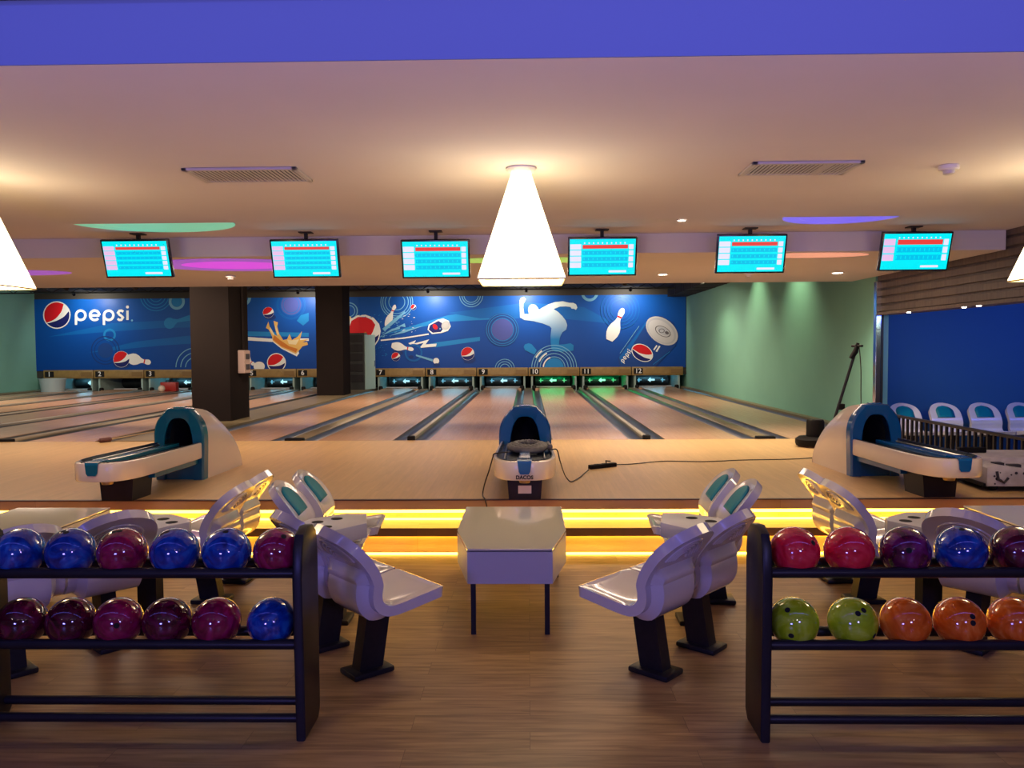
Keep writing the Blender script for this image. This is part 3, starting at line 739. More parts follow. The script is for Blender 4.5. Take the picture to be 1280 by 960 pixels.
MB().tube([(-0.12, 0, 0.295), (-0.1, 0, 0.36), (0.1, 0, 0.36), (0.12, 0, 0.295)], 0.014, 6).build('handle', M['black_metal'], t)
# equipment cabinet in the service gap beside the second column
t = empty('equipment_cabinet', (-5.62, 26.0, LZ+0.01), label='tall black equipment cabinet in the gap beside panel 7', cat='cabinet')
MB().box(-0.33, 0.28, 0, 0.55, 0, 1.86, bevel=0.01).build('body', M['pit_black'], t)
for zz in (0.25, 0.6, 0.95, 1.25, 1.55):
    MB().box(-0.29, 0.24, -0.02, 0.01, zz, zz+0.24, bevel=0.008).build('drawer', M['black_metal'], t)
t = empty('service_door', (-5.33, 26.05, LZ+0.01), rz=math.radians(70), label='pale teal steel door standing ajar beside the black equipment cabinet', cat='door')
MB().box(0, 0.62, -0.02, 0.02, 0.01, 1.80, bevel=0.004).build('leaf', M['pale_teal'], t)
MB().box(0.50, 0.54, -0.06, -0.02, 0.75, 0.95).build('handle', M['chrome'], t)

# ------------------------------------------------------------------ score monitors
def monitor(px, py, Yt, rows, label, w=0.735, h=0.415, tilt=17, pinky=False):
    c = at_Y(px, py, Yt)
    t = empty('score_monitor', c, label=label, cat='monitor', group='score monitors over the approach')
    R = Matrix.Rotation(math.radians(tilt), 4, 'X')   # top leans towards the seats
    mb = MB().box(-w/2, w/2, 0, 0.05, -h/2, h/2, bevel=0.006)
    mb.bm.transform(R); mb.build('bezel', M['bezel'], t, smooth=35)
    mb = MB(); W, H = w-0.036, h-0.036
    def q(x0, x1, z0, z1, mi, d):
        mb.face([((x0-0.5)*W, -0.002-d, (0.5-z1)*H), ((x1-0.5)*W, -0.002-d, (0.5-z1)*H), ((x1-0.5)*W, -0.002-d, (0.5-z0)*H), ((x0-0.5)*W, -0.002-d, (0.5-z0)*H)], mi)
    q(0, 1, 0, 1, 0, 0)
    top, bot = 0.15, 0.84
    step = (bot-top)/rows if rows >= 4 else 0.215
    for r in range(rows):
        z0 = top+r*step; z1 = z0+step*0.80
        q(0.195 if rows > 3 else 0.21, 0.885, z0+0.01, z1-0.02, 2 if r == 0 else 1, 0.001)
        q(0.005, 0.175, z0-0.01, z1, 4 if pinky else 3, 0.001)
        q(0.90, 0.97, z0, z1, 3, 0.001)
        for k in range(10): q(0.215+k*0.068, 0.225+k*0.068, z0+0.035, z1-0.05, 0, 0.0015) if r else q(0.215+k*0.068, 0.235+k*0.068, 0.09, 0.13, 3, 0.0015)
    q(0.60, 0.87, 0.885, 0.945, 3, 0.001)
    mb.bm.transform(R)
    mb.build('screen', [M['screen_cyan'], M['screen_blue'], M['screen_red'], M['screen_white'], M['screen_pink']], t, recalc=False)
    zz = ZR-c.z
    MB().box(-0.018, 0.018, 0.03, 0.066, h/2*0.6, zz-0.011).box(-0.07, 0.07, -0.01, 0.10, zz-0.012, zz-0.001).build('ceiling_bracket', M['black_metal'], t)
    return t
YMON = 8.62
monitor(171, 323.5, YMON, 5, 'score screen with five pink name rows, below the green oval cove', pinky=True)
monitor(381.5, 323.5, YMON, 5, 'score screen with five name rows in front of the magenta cove', pinky=True)
monitor(544.5, 324, YMON, 4, 'score screen close to the left of the lit middle pendant')
monitor(753, 321, YMON, 4, 'score screen close to the right of the lit middle pendant')
monitor(939, 317.5, YMON, 4, 'score screen with four name rows hanging below the right-hand ceiling vent')
monitor(1144.5, 314.5, YMON, 3, 'score screen with three name rows beside the brown slatted wall', pinky=True)

# ------------------------------------------------------------------ pendants
def pendant(x, label):
    t = empty('pendant_lamp', (x, 5.52, ZC), label=label, cat='pendant lamp', group='pyramid pendant lamps')
    wb, wt, z0, z1 = 0.285, 0.06, -0.775, -0.03
    rows = []
    for w, z in ((wb, z0), (wb, z0+0.012), (wt, z1)):
        rows.append([(-w, -w, z), (w, -w, z), (w, w, z), (-w, w, z)])
    mb = MB(); mb.grid(rows, wrap=True); o = mb.build('lamp_shade', M['shade'], t, recalc=False)
    md = o.modifiers.new('thickness', 'SOLIDIFY'); md.thickness = 0.004
    MB().box(-wb+0.02, wb-0.02, -wb+0.02, wb-0.02, z0+0.03, z0+0.034).build('diffuser', M['shade_inner'], t)
    mb = MB()
    e = 0.006
    for a, b in (((-1, -1), (1, -1)), ((1, -1), (1, 1)), ((1, 1), (-1, 1)), ((-1, 1), (-1, -1))):
        mb.tube([(a[0]*wb, a[1]*wb, z0), (b[0]*wb, b[1]*wb, z0)], e, 6)
    mb.build('rim', mat('warm rim', (0.6, 0.5, 0.25), 0.5), t)
    MB().lathe([(0, -0.001), (0.10, -0.001), (0.105, -0.012), (0.09, -0.03), (0.055, -0.04), (0, -0.04)], n=24).build('ceiling_rose', M['trim_white'], t, smooth=40)
    return t
pendant(-0.04, 'glowing pyramid pendant over the middle table')
pendant(-3.88, 'glowing pyramid pendant cut by the left edge of the photo')
pendant(3.71, 'glowing pyramid pendant cut by the right edge of the photo')

# ------------------------------------------------------------------ ceiling fittings
def vent(x0, x1, y0, y1, label, split):
    t = empty('ceiling_vent', ((x0+x1)/2, (y0+y1)/2, ZC), label=label, cat='vent', group='ceiling air vents')
    w, d = (x1-x0)/2, (y1-y0)/2
    MB().box(-w+0.02, w-0.02, -d+0.02, d-0.02, -0.004, -0.001).build('backing', M['vent_dark'], t)
    mb = MB()
    for a in ((-w, w, -d, -d+0.035), (-w, w, d-0.035, d), (-w, -w+0.035, -d, d), (w-0.035, w, -d, d)):
        mb.box(*a, -0.018, -0.001, bevel=0.003)
    mb.build('frame', M['vent_white'], t)
    mb = MB(); n = 24
    for k in range(n):
        x = -w+0.05+(2*w-0.1)*k/(n-1)
        mb.prism([(x-0.009, -d+0.03, -0.012), (x-0.009, -d+0.03, -0.016), (x+0.007, -d+0.03, -0.016), (x+0.007, -d+0.03, -0.012)], (0, 2*d-0.06, 0))
    if split: mb.box(w*0.36, w*0.36+0.03, -d+0.03, d-0.03, -0.018, -0.003)
    mb.build('louvres', M['vent_white'], t)
vent(-2.33, -1.55, 5.40, 5.82, 'slatted air vent in the ceiling left of the middle pendant', False)
vent(1.50, 2.24, 5.40, 5.78, 'slatted air vent in the ceiling right of the middle pendant', True)
def detector(p, r, label):
    t = empty('smoke_detector', p, label=label, cat='smoke detector')
    MB().lathe([(0, -0.001), (r, -0.001), (r*1.02, -r*0.35), (r*0.9, -r*0.5), (0, -r*0.5)], n=24).build('base', M['trim_white'], t, smooth=40)
    MB().lathe([(0, -r*0.5), (r*0.62, -r*0.5), (r*0.55, -r*0.85), (r*0.35, -r*0.95), (0, -r*0.95)], n=20).build('sensor_head', M['vent_white'], t, smooth=40)
detector(at_Z(1186, 207, ZC), 0.066, 'round white smoke detector on the ceiling above the rightmost score screen')
detector(at_Z(288, 344, ZS), 0.07, 'small round detector under the soffit above the nearer column')
detector(at_Z(936, 341.5, ZS), 0.06, 'small round detector under the soffit below a score screen')
def downlight(p, r, label):
    t = empty('downlight', p, label=label, cat='downlight', group='round downlights in the soffit')
    MB().lathe([(r*0.8, -0.001), (r, -0.001), (r, -0.010), (r*0.8, -0.012)], n=24).build('trim_ring', M['trim_white'], t, smooth=40)
    MB().lathe([(0, -0.006), (r*0.82, -0.006), (r*0.82, -0.002), (0, -0.002)], n=24).build('lens', M['downlight'], t)
downlight(at_Z(828.5, 342.5, ZS), 0.085, 'lit round downlight right of the middle pendant')
downlight(at_Z(1047, 340.5, ZS), 0.095, 'lit round downlight between the two rightmost score screens')
downlight(at_Z(852, 274.5, ZC), 0.05, 'small faint downlight near the front ceiling edge')
def cove(x, y, rx, ry, z, m_out, m_in, label, inner=0.72):
    t = empty('oval_cove_light', (x, y, z), label=label, cat='ceiling cove light', group='oval colour coves in the ceiling')
    n = 48
    def ov(f, zz): return [(rx*f*math.cos(2*PI*k/n), ry*f*math.sin(2*PI*k/n), zz) for k in range(n)]
    mb = MB(); mb.grid([ov(1.0, -0.001), ov(1.0, -0.006), ov(inner, -0.006), ov(inner, -0.001)], wrap=True); mb.build('rim', m_out, t)
    mb = MB(); mb.grid([ov(inner, -0.0045), ov(0.01, -0.0045)], wrap=True); mb.build('panel', m_in, t)
cove(-3.72, 7.92, 0.80, 0.62, ZR, M['cove_green'], M['cove_green'], 'green-lit oval cove above the leftmost score screen')
cove(0.0, 7.95, 1.45, 0.58, ZR, M['cove_plain'], M['cove_plain'], 'pale unlit oval cove behind the middle pendant')
cove(3.07, 7.92, 0.56, 0.48, ZR, M['cove_blue'], M['cove_blue'], 'blue-lit oval cove above the right-hand score screens')
cove(-3.62, 9.90, 1.05, 0.72, ZS, M['cove_purple'], M['cove_magenta'], 'magenta oval cove under the soffit between two left score screens', 0.62)
cove(-6.9, 10.6, 0.80, 0.35, ZS, M['cove_purple'], M['cove_purple'], 'purple oval cove under the soffit beside the left pendant')
cove(-0.05, 9.62, 0.95, 0.30, ZS, M['cove_lime'], M['cove_lime'], 'lime green oval cove under the soffit behind the middle pendant')
cove(3.30, 9.35, 0.62, 0.24, ZS, M['cove_pink'], M['cove_pink'], 'pink oval cove under the soffit beside the brown slatted wall')

def spot(name_label, p, aim, energy, size_deg, colr, blend=0.6, lens=True):
    t = empty('spotlight', p, label=name_label, cat='spotlight', group='small spotlights over the lanes')
    d = (Vector(aim)-Vector(p)).normalized()
    q = d.to_track_quat('-Z', 'Y').to_matrix().to_4x4()
    mb = MB().lathe([(0, 0.10), (0.035, 0.10), (0.05, 0.06), (0.05, -0.02), (0.042, -0.02), (0.04, 0.0)], n=16)
    mb.bm.transform(q); mb.build('can', M['black_metal'], t, smooth=40)
    mb = MB().lathe([(0, -0.004), (0.04, -0.004), (0.04, 0.0), (0, 0.0)], n=16)
    mb.bm.transform(q); mb.build('lens', M['spot_lens'], t)
    ld = bpy.data.lights.new('spot_lamp', 'SPOT'); ld.energy = energy; ld.color = colr
    ld.spot_size = math.radians(size_deg); ld.spot_blend = blend; ld.shadow_soft_size = 0.05
    lo = bpy.data.objects.new('spot_lamp', ld); COL.objects.link(lo)
    lo.matrix_world = Matrix.Translation(Vector(p)+d*0.06) @ q
    return t
# mural washers on the dark ceiling
for px, e, w in ((115, 120, 'over the wordmark at the start of the mural'), (384, 120, 'beside the farther column'), (540, 170, 'above the flying can of the mural'), (658, 170, 'above the bowler silhouette of the mural'), (783, 170, 'above the bowling pin of the mural')):
    x = at_Y(px, 370, YM).x
    spot('small spotlight aimed at the mural, ' + w, (x, 25.7, 3.56), (x, YM, 2.75), e, 150, (1.0, 0.93, 0.80), 0.9)
# row at the back edge of the soffit
for px, lab in ((82, 'left of the first panel'), (169, 'above the number 3'), (333, 'above the number 5'), (452, 'above the number 7'), (625, 'behind the middle pendant'), (781, 'above the number 12')):
    p = at_Y(px, 355.5, 13.28); p.z = 2.79
    spot('tiny lit spotlight at the back edge of the soffit, ' + lab, p, (p.x+0.2, 18.5, LZ), 270, 125, (1.0, 0.78, 0.55), 1.0)
for px, lab in ((1128, 'nearest the corner post'), (1195, 'second from the corner post'), (1213, 'third from the corner post')):
    Y = 5.27/((px-660)/1000.0)
    t = empty('downlight', (SX-0.005, Y, 2.19), label='tiny lit downlight along the lower edge of the slatted wall, ' + lab, cat='downlight', group='lights along the slatted wall')
    MB().lathe([(0, -0.012), (0.022, -0.012), (0.026, -0.001), (0, -0.001)], n=14).build('lens', M['downlight'], t)

# ------------------------------------------------------------------ ball returns
def ball_return(x, yf, m_front, label, lettered=False, rz=0.0):
    t = empty('ball_return', (x, yf, LZ), rz, label=label, cat='ball return', group='ball returns on the approach')
    half = [(0.255, 0.0), (0.262, 0.20), (0.268, 0.40), (0.262, 0.50), (0.240, 0.58), (0.205, 0.64), (0.165, 0.685), (0.135, 0.715), (0.120, 0.735), (0.06, 0.742)]
    out = crom(half, 20)
    outer = [Vector((p.x, p.y)) for p in out]+[Vector((-p.x, p.y)) for p in reversed(out)]
    ih = crom([(0.150, 0.0), (0.150, 0.20), (0.152, 0.34), (0.140, 0.45), (0.115, 0.55), (0.075, 0.615), (0.03, 0.635)], 20)
    inner = [Vector((p.x, p.y)) for p in ih]+[Vector((-p.x, p.y)) for p in reversed(ih)]
    D = 0.11
    mb = MB()
    def r3(L_, y): return [(p.x, y, p.y) for p in L_]
    ins = [Vector((p.x*0.94, p.y*0.985 if p.y > 0.01 else 0)) for p in outer]
    mb.grid([r3(inner, D), r3(inner, 0.01), r3([p*1.03 if p.y > .01 else Vector((p.x*1.03, 0)) for p in inner], 0.0), r3(ins, 0.0), r3(outer, 0.018), r3(outer, D)])
    # lip on top
    mb.box(-0.06, 0.06, 0.02, D-0.01, 0.735, 0.752, bevel=0.006)
    mb.build('hood_front', m_front, t, smooth=40)
    MB().box(-0.152, 0.152, 0.03, 0.05, 0.0, 0.27).build('lower_panel', m_front, t)
    mb = MB(); mb.grid([r3(inner, 0.012), r3(inner, 0.60)]); mb.face(r3(inner, 0.60)); mb.build('throat', M['void'], t)
    # white shell sweeping down to the approach behind
    rows = []
    for k in range(15):
        u = math.sin(k/14*PI/2); y = D+0.001+u*0.92; h = math.sqrt(max(0, 1-u*u))*0.99+0.01; s = 1-0.10*u
        rows.append([(p.x*s*0.985, y, p.y*h*0.985) for p in outer])
    mb = MB(); mb.grid(rows); mb.build('hood_shell', M['hood_white'], t, smooth=50)
    # boat-shaped rack in front, sloping gently down
    LEN, HW = 1.50, 0.275
    def zt_(y): return 0.385
    def outline(f, n=56):
        pts = []
        for k in range(n+1):
            a = -PI/2+PI*k/n
            yy = 0.50*math.copysign(abs(math.cos(a))**0.75, math.cos(a))
            pts.append((math.copysign(abs(math.sin(a))**0.62, math.sin(a))*HW*f, -(LEN-0.50)-yy*(f if f < 1 else 1)))
        pts = [(-HW*f*0.90, -0.002)]+pts+[(HW*f*0.90, -0.002)]
        return pts
    def lift(L_, dz): return [(x_, y_, zt_(y_)+dz) for x_, y_ in L_]
    o1, o2, o3 = outline(1.0), outline(0.90), outline(0.86)
    mb = MB()
    mb.grid([lift(outline(0.90), -0.165), lift(outline(0.98), -0.160), lift(o1, -0.145), lift(o1, -0.02), lift(outline(0.985), -0.004), lift(outline(0.95), 0.0), lift(o2, 0.0), lift(o3, -0.03)])
    V = [mb.bm.verts.new(p) for p in lift(outline(0.90), -0.165)]; mb.bm.faces.new(V)
    mb.build('rack_body', M['hood_white'], t, smooth=45)
    mb = MB(); n = 56
    mb.grid([lift(outline(0.905), 0.006), lift(outline(0.875), 0.006), lift(outline(0.86), -0.035)]); V = [mb.bm.verts.new(p) for p in lift(outline(0.862), -0.034)]; mb.bm.faces.new(V)
    mb.build('tray', M['tray_dark'], t, smooth=45)
    mb = MB()
    for y0, y1, w0, w1 in ((-0.05, -1.30, 0.035, 0.05),):
        mb.prism([(-w0, y0, zt_(y0)-0.034), (-w1, y1, zt_(y1)-0.034), (w1, y1, zt_(y1)-0.034), (w0, y0, zt_(y0)-0.034)], (0, 0, 0.038), bevel=0.008)
    mb.build('center_ridge', m_front, t, smooth=40)
    for s in (-1, 1):
        MB().tube([(s*0.175, -0.06, zt_(-0.06)-0.018), (s*0.175, -1.20, zt_(-1.2)-0.018)], 0.008, 6).build('guide_rail', M['steel'], t)
    z0 = zt_(-LEN)
    # blue tongue over the nose
    prof = [(-LEN+0.16, 0.010), (-LEN+0.03, 0.010), (-LEN-0.004, 0.004), (-LEN-0.008, -0.012), (-LEN-0.008, -0.085), (-LEN-0.008, -0.105)]
    wd = [0.062, 0.062, 0.060, 0.056, 0.048, 0.034]
    mb = MB(); mb.grid([[(x_*w_, y_, zt_(y_)+d_) for x_ in (-1, -0.5, 0, 0.5, 1)] for (y_, d_), w_ in zip(prof, wd)])
    o = mb.build('nose_badge', m_front, t); md = o.modifiers.new('thickness', 'SOLIDIFY'); md.thickness = 0.008; md.offset = 0
    for s in (-1, 1):
        for xx in (0.085, 0.115):
            MB().lathe([(0, 0), (0.009, 0), (0.009, 0.006), (0, 0.006)], (s*xx, -LEN+0.045, zt_(-LEN+.045)), 10).build('bolt', M['spot_dark'], t)
    # pedestal
    rows = []
    for w0, d0, zz in ((0.140, 0.13, 0.0), (0.158, 0.15, 0.225)):
        rows.append([(-w0, -1.13-d0*0.1, zz), (w0, -1.13-d0*0.1, zz), (w0+0.0, -0.90+d0*0.6, zz), (-w0, -0.90+d0*0.6, zz)])
    mb = MB(); mb.grid(rows, wrap=True); mb.bm.faces.new([mb.bm.verts.new(p) for p in rows[1]]); mb.build('pedestal', M['rack_black'], t)
    MB().box(-0.215, 0.215, -0.88, -0.02, 0.165, 0.222, bevel=0.006).build('lower_tray', m_front, t)
    MB().lathe([(0, 0), (0.045, 0), (0.05, 0.02), (0.04, 0.05), (0, 0.05)], (0.0, -LEN+0.22, zt_(-LEN+.22)-0.212), 16).build('adjuster_knob', M['brass'], t, smooth=40)
    if lettered:
        MB().box(-0.058, 0.058, -1.152, -1.149, 0.055, 0.125).build('notice', M['paper'], t)
        text_mesh('DACOS', 0.043, 'lettering', M['void'], t, Matrix.Translation((0.0, -LEN-0.004, z0-0.132)) @ FACE_CAM, bold=0.0015)
    return t
ball_return(-0.035, 8.14, M['hood_blue'], 'cream and blue ball return in the middle, with a hose coiled on it', True)
ball_return(-3.60, 8.12, M['hood_teal'], 'cream and teal ball return in front of the nearer column', rz=-0.05)
ball_return(3.55, 8.20, M['hood_blue'], 'cream and blue ball return beside the dark railing', rz=0.055)

# hose on the middle return, cables, power strip
def zrack(y): return LZ+0.385
mb = MB(); hp = []
NH = 260
for k in range(NH):
    u = k/(NH-1); a = 2*PI*3.6*u; r = 0.20*(1-0.62*u)
    hp.append((0.0+r*math.cos(a)+0.012*math.sin(a*0.7), 7.50+r*1.25*math.sin(a), zrack(0)+0.003+0.030*u+0.018*abs(math.sin(a*0.5+0.6))))
mb.tube(hp, [0.0275+0.004*((k // 2) % 2) for k in range(NH)], 10)
tag(mb.build('vacuum_hose', M['hose'], smooth=60), 'grey ribbed hose coiled on the middle ball return', 'hose')
def cord(pts, r, label):
    P = [tuple(p) for p in pts]
    cu = crom([Vector(p) for p in P], len(P)*10)
    tag(MB().tube(cu, r, 6).build('extension_cable', M['brown_cord'], smooth=60), label, 'cable')
zz = LZ+0.009
A = at_Z(605, 634, 0.33); A.y = Y_EDGE-0.022
cord([(-0.16, 7.20, zrack(0)+0.01), (-0.24, 7.15, zrack(0)+0.012), (-0.308, 7.12, zrack(0)+0.004), at_Y(616, 572, 7.12), at_Y(611, 589, 7.18), at_Y(606, 604, 7.26), at_Z(603.5, 616, zz), at_Z(604, 621, zz), (at_Z(606, 626, LZ).x, Y_EDGE-0.02, LZ+0.006), (at_Z(609, 636, 0.32).x, Y_EDGE-0.022, 0.31)], 0.006, 'thin dark cord hanging off the left of the middle ball return')
cord([(0.17, 7.35, zrack(0)+0.02), (0.21, 7.32, zrack(0)+0.016), (0.262, 7.36, zrack(0)+0.006), at_Y(700, 576, 7.45), at_Y(704.5, 590, 7.7), at_Y(708, 597, 7.88), at_Z(714, 602, zz), at_Z(724, 597, zz), at_Z(730, 592, zz), at_Z(735.5, 587.5, LZ+0.025)], 0.006, 'thin dark cord from the middle ball return to the power strip')
ps0, ps1 = at_Z(737, 586.5, LZ), at_Z(769, 583, LZ)
t = empty('power_strip', (ps0+ps1)/2, rz=math.atan2(ps1.y-ps0.y, ps1.x-ps0.x), label='black power strip lying on the approach right of the middle ball return', cat='power strip')
L2 = (ps1-ps0).length/2
MB().box(-L2, L2, -0.03, 0.03, 0.001, 0.045, bevel=0.006).build('casing', M['black_rubber'], t, smooth=40)
MB().box(-L2*0.6, -L2*0.3, -0.018, 0.018, 0.044, 0.048).box(0, L2*0.3, -0.018, 0.018, 0.044, 0.048).build('sockets', M['void'], t)
MB().tube([(L2*0.3, 0, 0.045), (L2*0.35, 0.02, 0.07), (L2*0.7, 0.02, 0.06)], 0.009, 6).build('plug', M['brown_cord'], t)
cord([ps1+Vector((0.0, 0, 0.02)), at_Z(790, 580, zz), at_Z(830, 576.5, zz), at_Z(880, 577, zz), at_Z(930, 575, zz), at_Z(985, 574, zz), at_Z(1012, 572.5, zz), at_Z(1030, 571, zz)], 0.006, 'long dark cord running from the power strip across the approach')

# long duster behind the left return
p0, p1, p2 = at_Z(119, 551.5, LZ+0.03), at_Z(139, 549, LZ+0.04), at_Z(262, 527.5, LZ+0.04)
t = empty('duster', (0, 0, 0), label='long thin wooden pole with dark brush head lying behind the left ball return', cat='duster')
d = (p1-p0)
MB().tube([p1, p2], 0.011, 8).build('pole', M['wood_pole'], t, smooth=60)
MB().tube([p0, p0+d*0.18, p0+d*0.3, p0+d*0.95, p1+d*0.02], [0.003, 0.010, 0.034, 0.036, 0.02], 10).build('brush_head', M['rust_brown'], t, smooth=40)
t.location = (p1.x, p1.y, LZ)
for ch in t.children:
    ch.data.transform(Matrix.Translation((-p1.x, -p1.y, -LZ)))

# floor polisher
bp = at_Z(1017, 558, LZ)
t = empty('floor_polisher', (bp.x, bp.y, LZ), label='black upright floor polisher standing against the green wall', cat='floor polisher')
MB().lathe([(0, 0.02), (0.225, 0.02), (0.235, 0.05), (0.235, 0.10), (0.19, 0.135), (0.0, 0.14)], n=32).build('disc_cover', M['black_rubber'], t, smooth=40)
MB().lathe([(0, 0.002), (0.20, 0.002), (0.20, 0.02), (0, 0.02)], n=24).build('pad', M['rust_brown'], t)
MB().lathe([(0, 0.135), (0.115, 0.135), (0.115, 0.33), (0.10, 0.36), (0, 0.365)], (0.02, 0, 0), 24).build('motor', M['black_rubber'], t, smooth=40)
MB().box(0.10, 0.27, -0.07, 0.07, 0.13, 0.24, bevel=0.02).build('hinge_block', M['black_rubber'], t, smooth=40)
top = at_Y(1070, 437, bp.y)-Vector((bp.x, bp.y, LZ))
k0 = Vector((0.22, 0, 0.19))
MB().tube([k0, top], 0.019, 10).build('handle_pole', M['black_metal'], t, smooth=60)
up = (top-k0).normalized()
MB().tube([top-up*0.12+Vector((-0.03, 0, 0)), top-up*0.03, top+up*0.09], [0.03, 0.036, 0.022], 10).build('control_head', M['black_rubber'], t, smooth=50)
MB().tube([top+up*0.05+Vector((0, -0.16, 0.0)), top+up*0.05+Vector((0, 0.16, 0))], 0.016, 8).build('grip', M['black_rubber'], t, smooth=60)
MB().box(0.0, 0.08, -0.04, 0.04, -0.03, 0.05, bevel=0.01).build('cord_hook', M['black_rubber'], t, loc=k0+(top-k0)*0.30)
q = [top+up*0.06, top+Vector((0.05, 0.02, 0.02)), top+Vector((0.075, 0.02, -0.25)), top+Vector((0.08, 0.02, -0.6)), top+Vector((0.09, 0.02, -0.82)), top+Vector((0.10, 0, -1.0)), Vector((0.34, 0, 0.25))]
MB().tube(crom(q, 50), 0.007, 6).build('cable', M['brown_cord'], t, smooth=60)

# lane oiling machine
lm = at_Z(1246, 613, LZ)
t = empty('lane_machine', (4.60, 7.66, LZ), rz=math.radians(-3), label='scuffed white lane cleaning machine with dark spots by the railing', cat='machine')
body = [(-0.42, 0.05), (-0.42, 0.22), (-0.36, 0.25), (-0.20, 0.225), (-0.02, 0.20), (0.10, 0.20), (0.20, 0.25), (0.62, 0.25), (0.62, 0.05)]
MB().prism([(x_, -0.38, z_) for x_, z_ in body], (0, 0.40, 0), bevel=0.010).build('front_casing', M['machine_white'], t, smooth=35)
MB().prism([(-0.40, 0.021, 0.06), (-0.40, 0.021, 0.24), (-0.30, 0.021, 0.262), (0.60, 0.021, 0.262), (0.60, 0.021, 0.06)], (0, 0.60, 0), bevel=0.02).build('rear_casing', M['machine_white'], t, smooth=35)
rs = random.Random(5)
for k in range(26):
    x_, z_, r_ = rs.uniform(-0.36, 0.58), rs.uniform(0.07, 0.18), rs.uniform(0.006, 0.016)
    MB().prism([(x_+r_*math.cos(a), -0.384, z_+r_*math.sin(a)) for a in [2*PI*j/10 for j in range(10)]], (0, 0.004, 0)).build('screw_hole', M['spot_dark'], t)
MB().box(-0.30, -0.22, -0.28, -0.20, 0.20, 0.252).box(-0.17, -0.06, -0.26, -0.20, 0.20, 0.234).build('switches', M['spot_dark'], t)
MB().tube([(-0.34, -0.39, 0.19), (-0.33, -0.40, 0.12), (-0.28, -0.40, 0.09), (-0.24, -0.39, 0.13)], 0.012, 6).build('latch', M['spot_dark'], t)
MB().box(-0.32, -0.06, 0.35, 0.42, 0.262, 0.315, bevel=0.01).build('handle', M['black_rubber'], t)
for x_ in (-0.33, 0.50):
    for y_ in (-0.30, 0.45):
        mb = MB().lathe([(0, -0.02), (0.05, -0.02), (0.052, 0), (0.05, 0.02), (0, 0.02)], n=16)
        mb.bm.transform(Matrix.Translation((x_, y_, 0.053)) @ Matrix.Rotation(PI/2, 4, 'Y')); mb.build('wheel', M['black_rubber'], t, smooth=40)
MB().box(-0.44, 0.60, -0.36, 0.58, 0.045, 0.075).build('chassis', M['black_rubber'], t)

# railing along the side room
t = empty('railing', (XR-0.06, 8.0, LZ), label='dark baluster railing between the approach and the blue side room', cat='railing')
ra, rb = -1.3, 3.75
MB().box(-0.025, 0.025, ra, rb, 0.325, 0.36, bevel=0.006).build('top_rail', M['rack_black'], t)
MB().box(-0.02, 0.02, ra, rb, 0.012, 0.04).build('bottom_rail', M['rack_black'], t)
n = 40
for k in range(n):
    y = ra+0.02+(rb-ra-0.04)*k/(n-1)
    MB().box(-0.014, 0.014, y-0.016, y+0.016, 0.002 if k % 6 == 0 else 0.04, 0.325).build('baluster', M['rack_black'], t)

# ------------------------------------------------------------------ moulded seats
prof = crom([(0.405, 0.440), (0.37, 0.449), (0.27, 0.436), (0.16, 0.420), (0.08, 0.412), (0.035, 0.420), (0.008, 0.448), (0.006, 0.490), (0.012, 0.535), (-0.010, 0.600), (-0.050, 0.665), (-0.100, 0.728), (-0.155, 0.785), (-0.198, 0.822), (-0.212, 0.834)], 58)
NP = len(prof)
cum = [0.0]
for i in range(1, NP): cum.append(cum[-1]+(prof[i]-prof[i-1]).length)
TOT = cum[-1]
HWID = 0.234
def seat_half(i):
    s = cum[i]
    w = HWID
    if s < 0.05: w = HWID-0.035*(1-s/0.05)**2
    s0 = TOT-0.25
    if s > s0:
        u = (s-s0)/(TOT-s0); w = HWID*max(0.0, 1-u**2.6)**0.52
    return max(w, 0.035)
def seat_norm(i):
    d = prof[min(i+1, NP-1)]-prof[max(i-1, 0)]; d.normalize()
    return Vector((-d.y, d.x)) if False else Vector((d.y, -d.x))
# inner side normal: above the pad and in front of the back
def inner_p(i, f, lift=0.0):
    n = seat_norm(i)
    return Vector((prof[i].x+n.x*lift, f*seat_half(i), prof[i].y+n.y*lift))
# check that the normal points up on the pad
SGN = 1.0 if seat_norm(4).y > 0 else -1.0
def thick(i, f):
    s = cum[i]; t_ = 0.054
    a = s/TOT
    # lumbar bulge on the rear of the back
    z = prof[i].y
    if i > 12:
        b = max(0.0, min(1.0, (0.635-z)/0.035))*max(0.0, min(1.0, (i-12)/9.0))
        e = max(0.0, min(1.0, (0.80-abs(f))/0.16))
        t_ += 0.050*b*e
    return t_
def outer_p(i, f, lift=0.0):
    n = seat_norm(i)*SGN; t_ = thick(i, f)+lift
    return Vector((prof[i].x-n.x*t_, f*seat_half(i), prof[i].y-n.y*t_))
FS = [-1.0, -0.93, -0.80, -0.72, -0.64, -0.4, 0.0, 0.4, 0.64, 0.72, 0.80, 0.93, 1.0]
def in_p(i, f, lift=0.0):
    n = seat_norm(i)*SGN
    dish = -0.010*max(0, 1-(abs(f)/0.85)**4) if cum[i] > 0.03 and cum[i] < TOT-0.05 else 0
    return Vector((prof[i].x+n.x*(lift+dish), f*seat_half(i), prof[i].y+n.y*(lift+dish)))
SEAT_MESH = {}
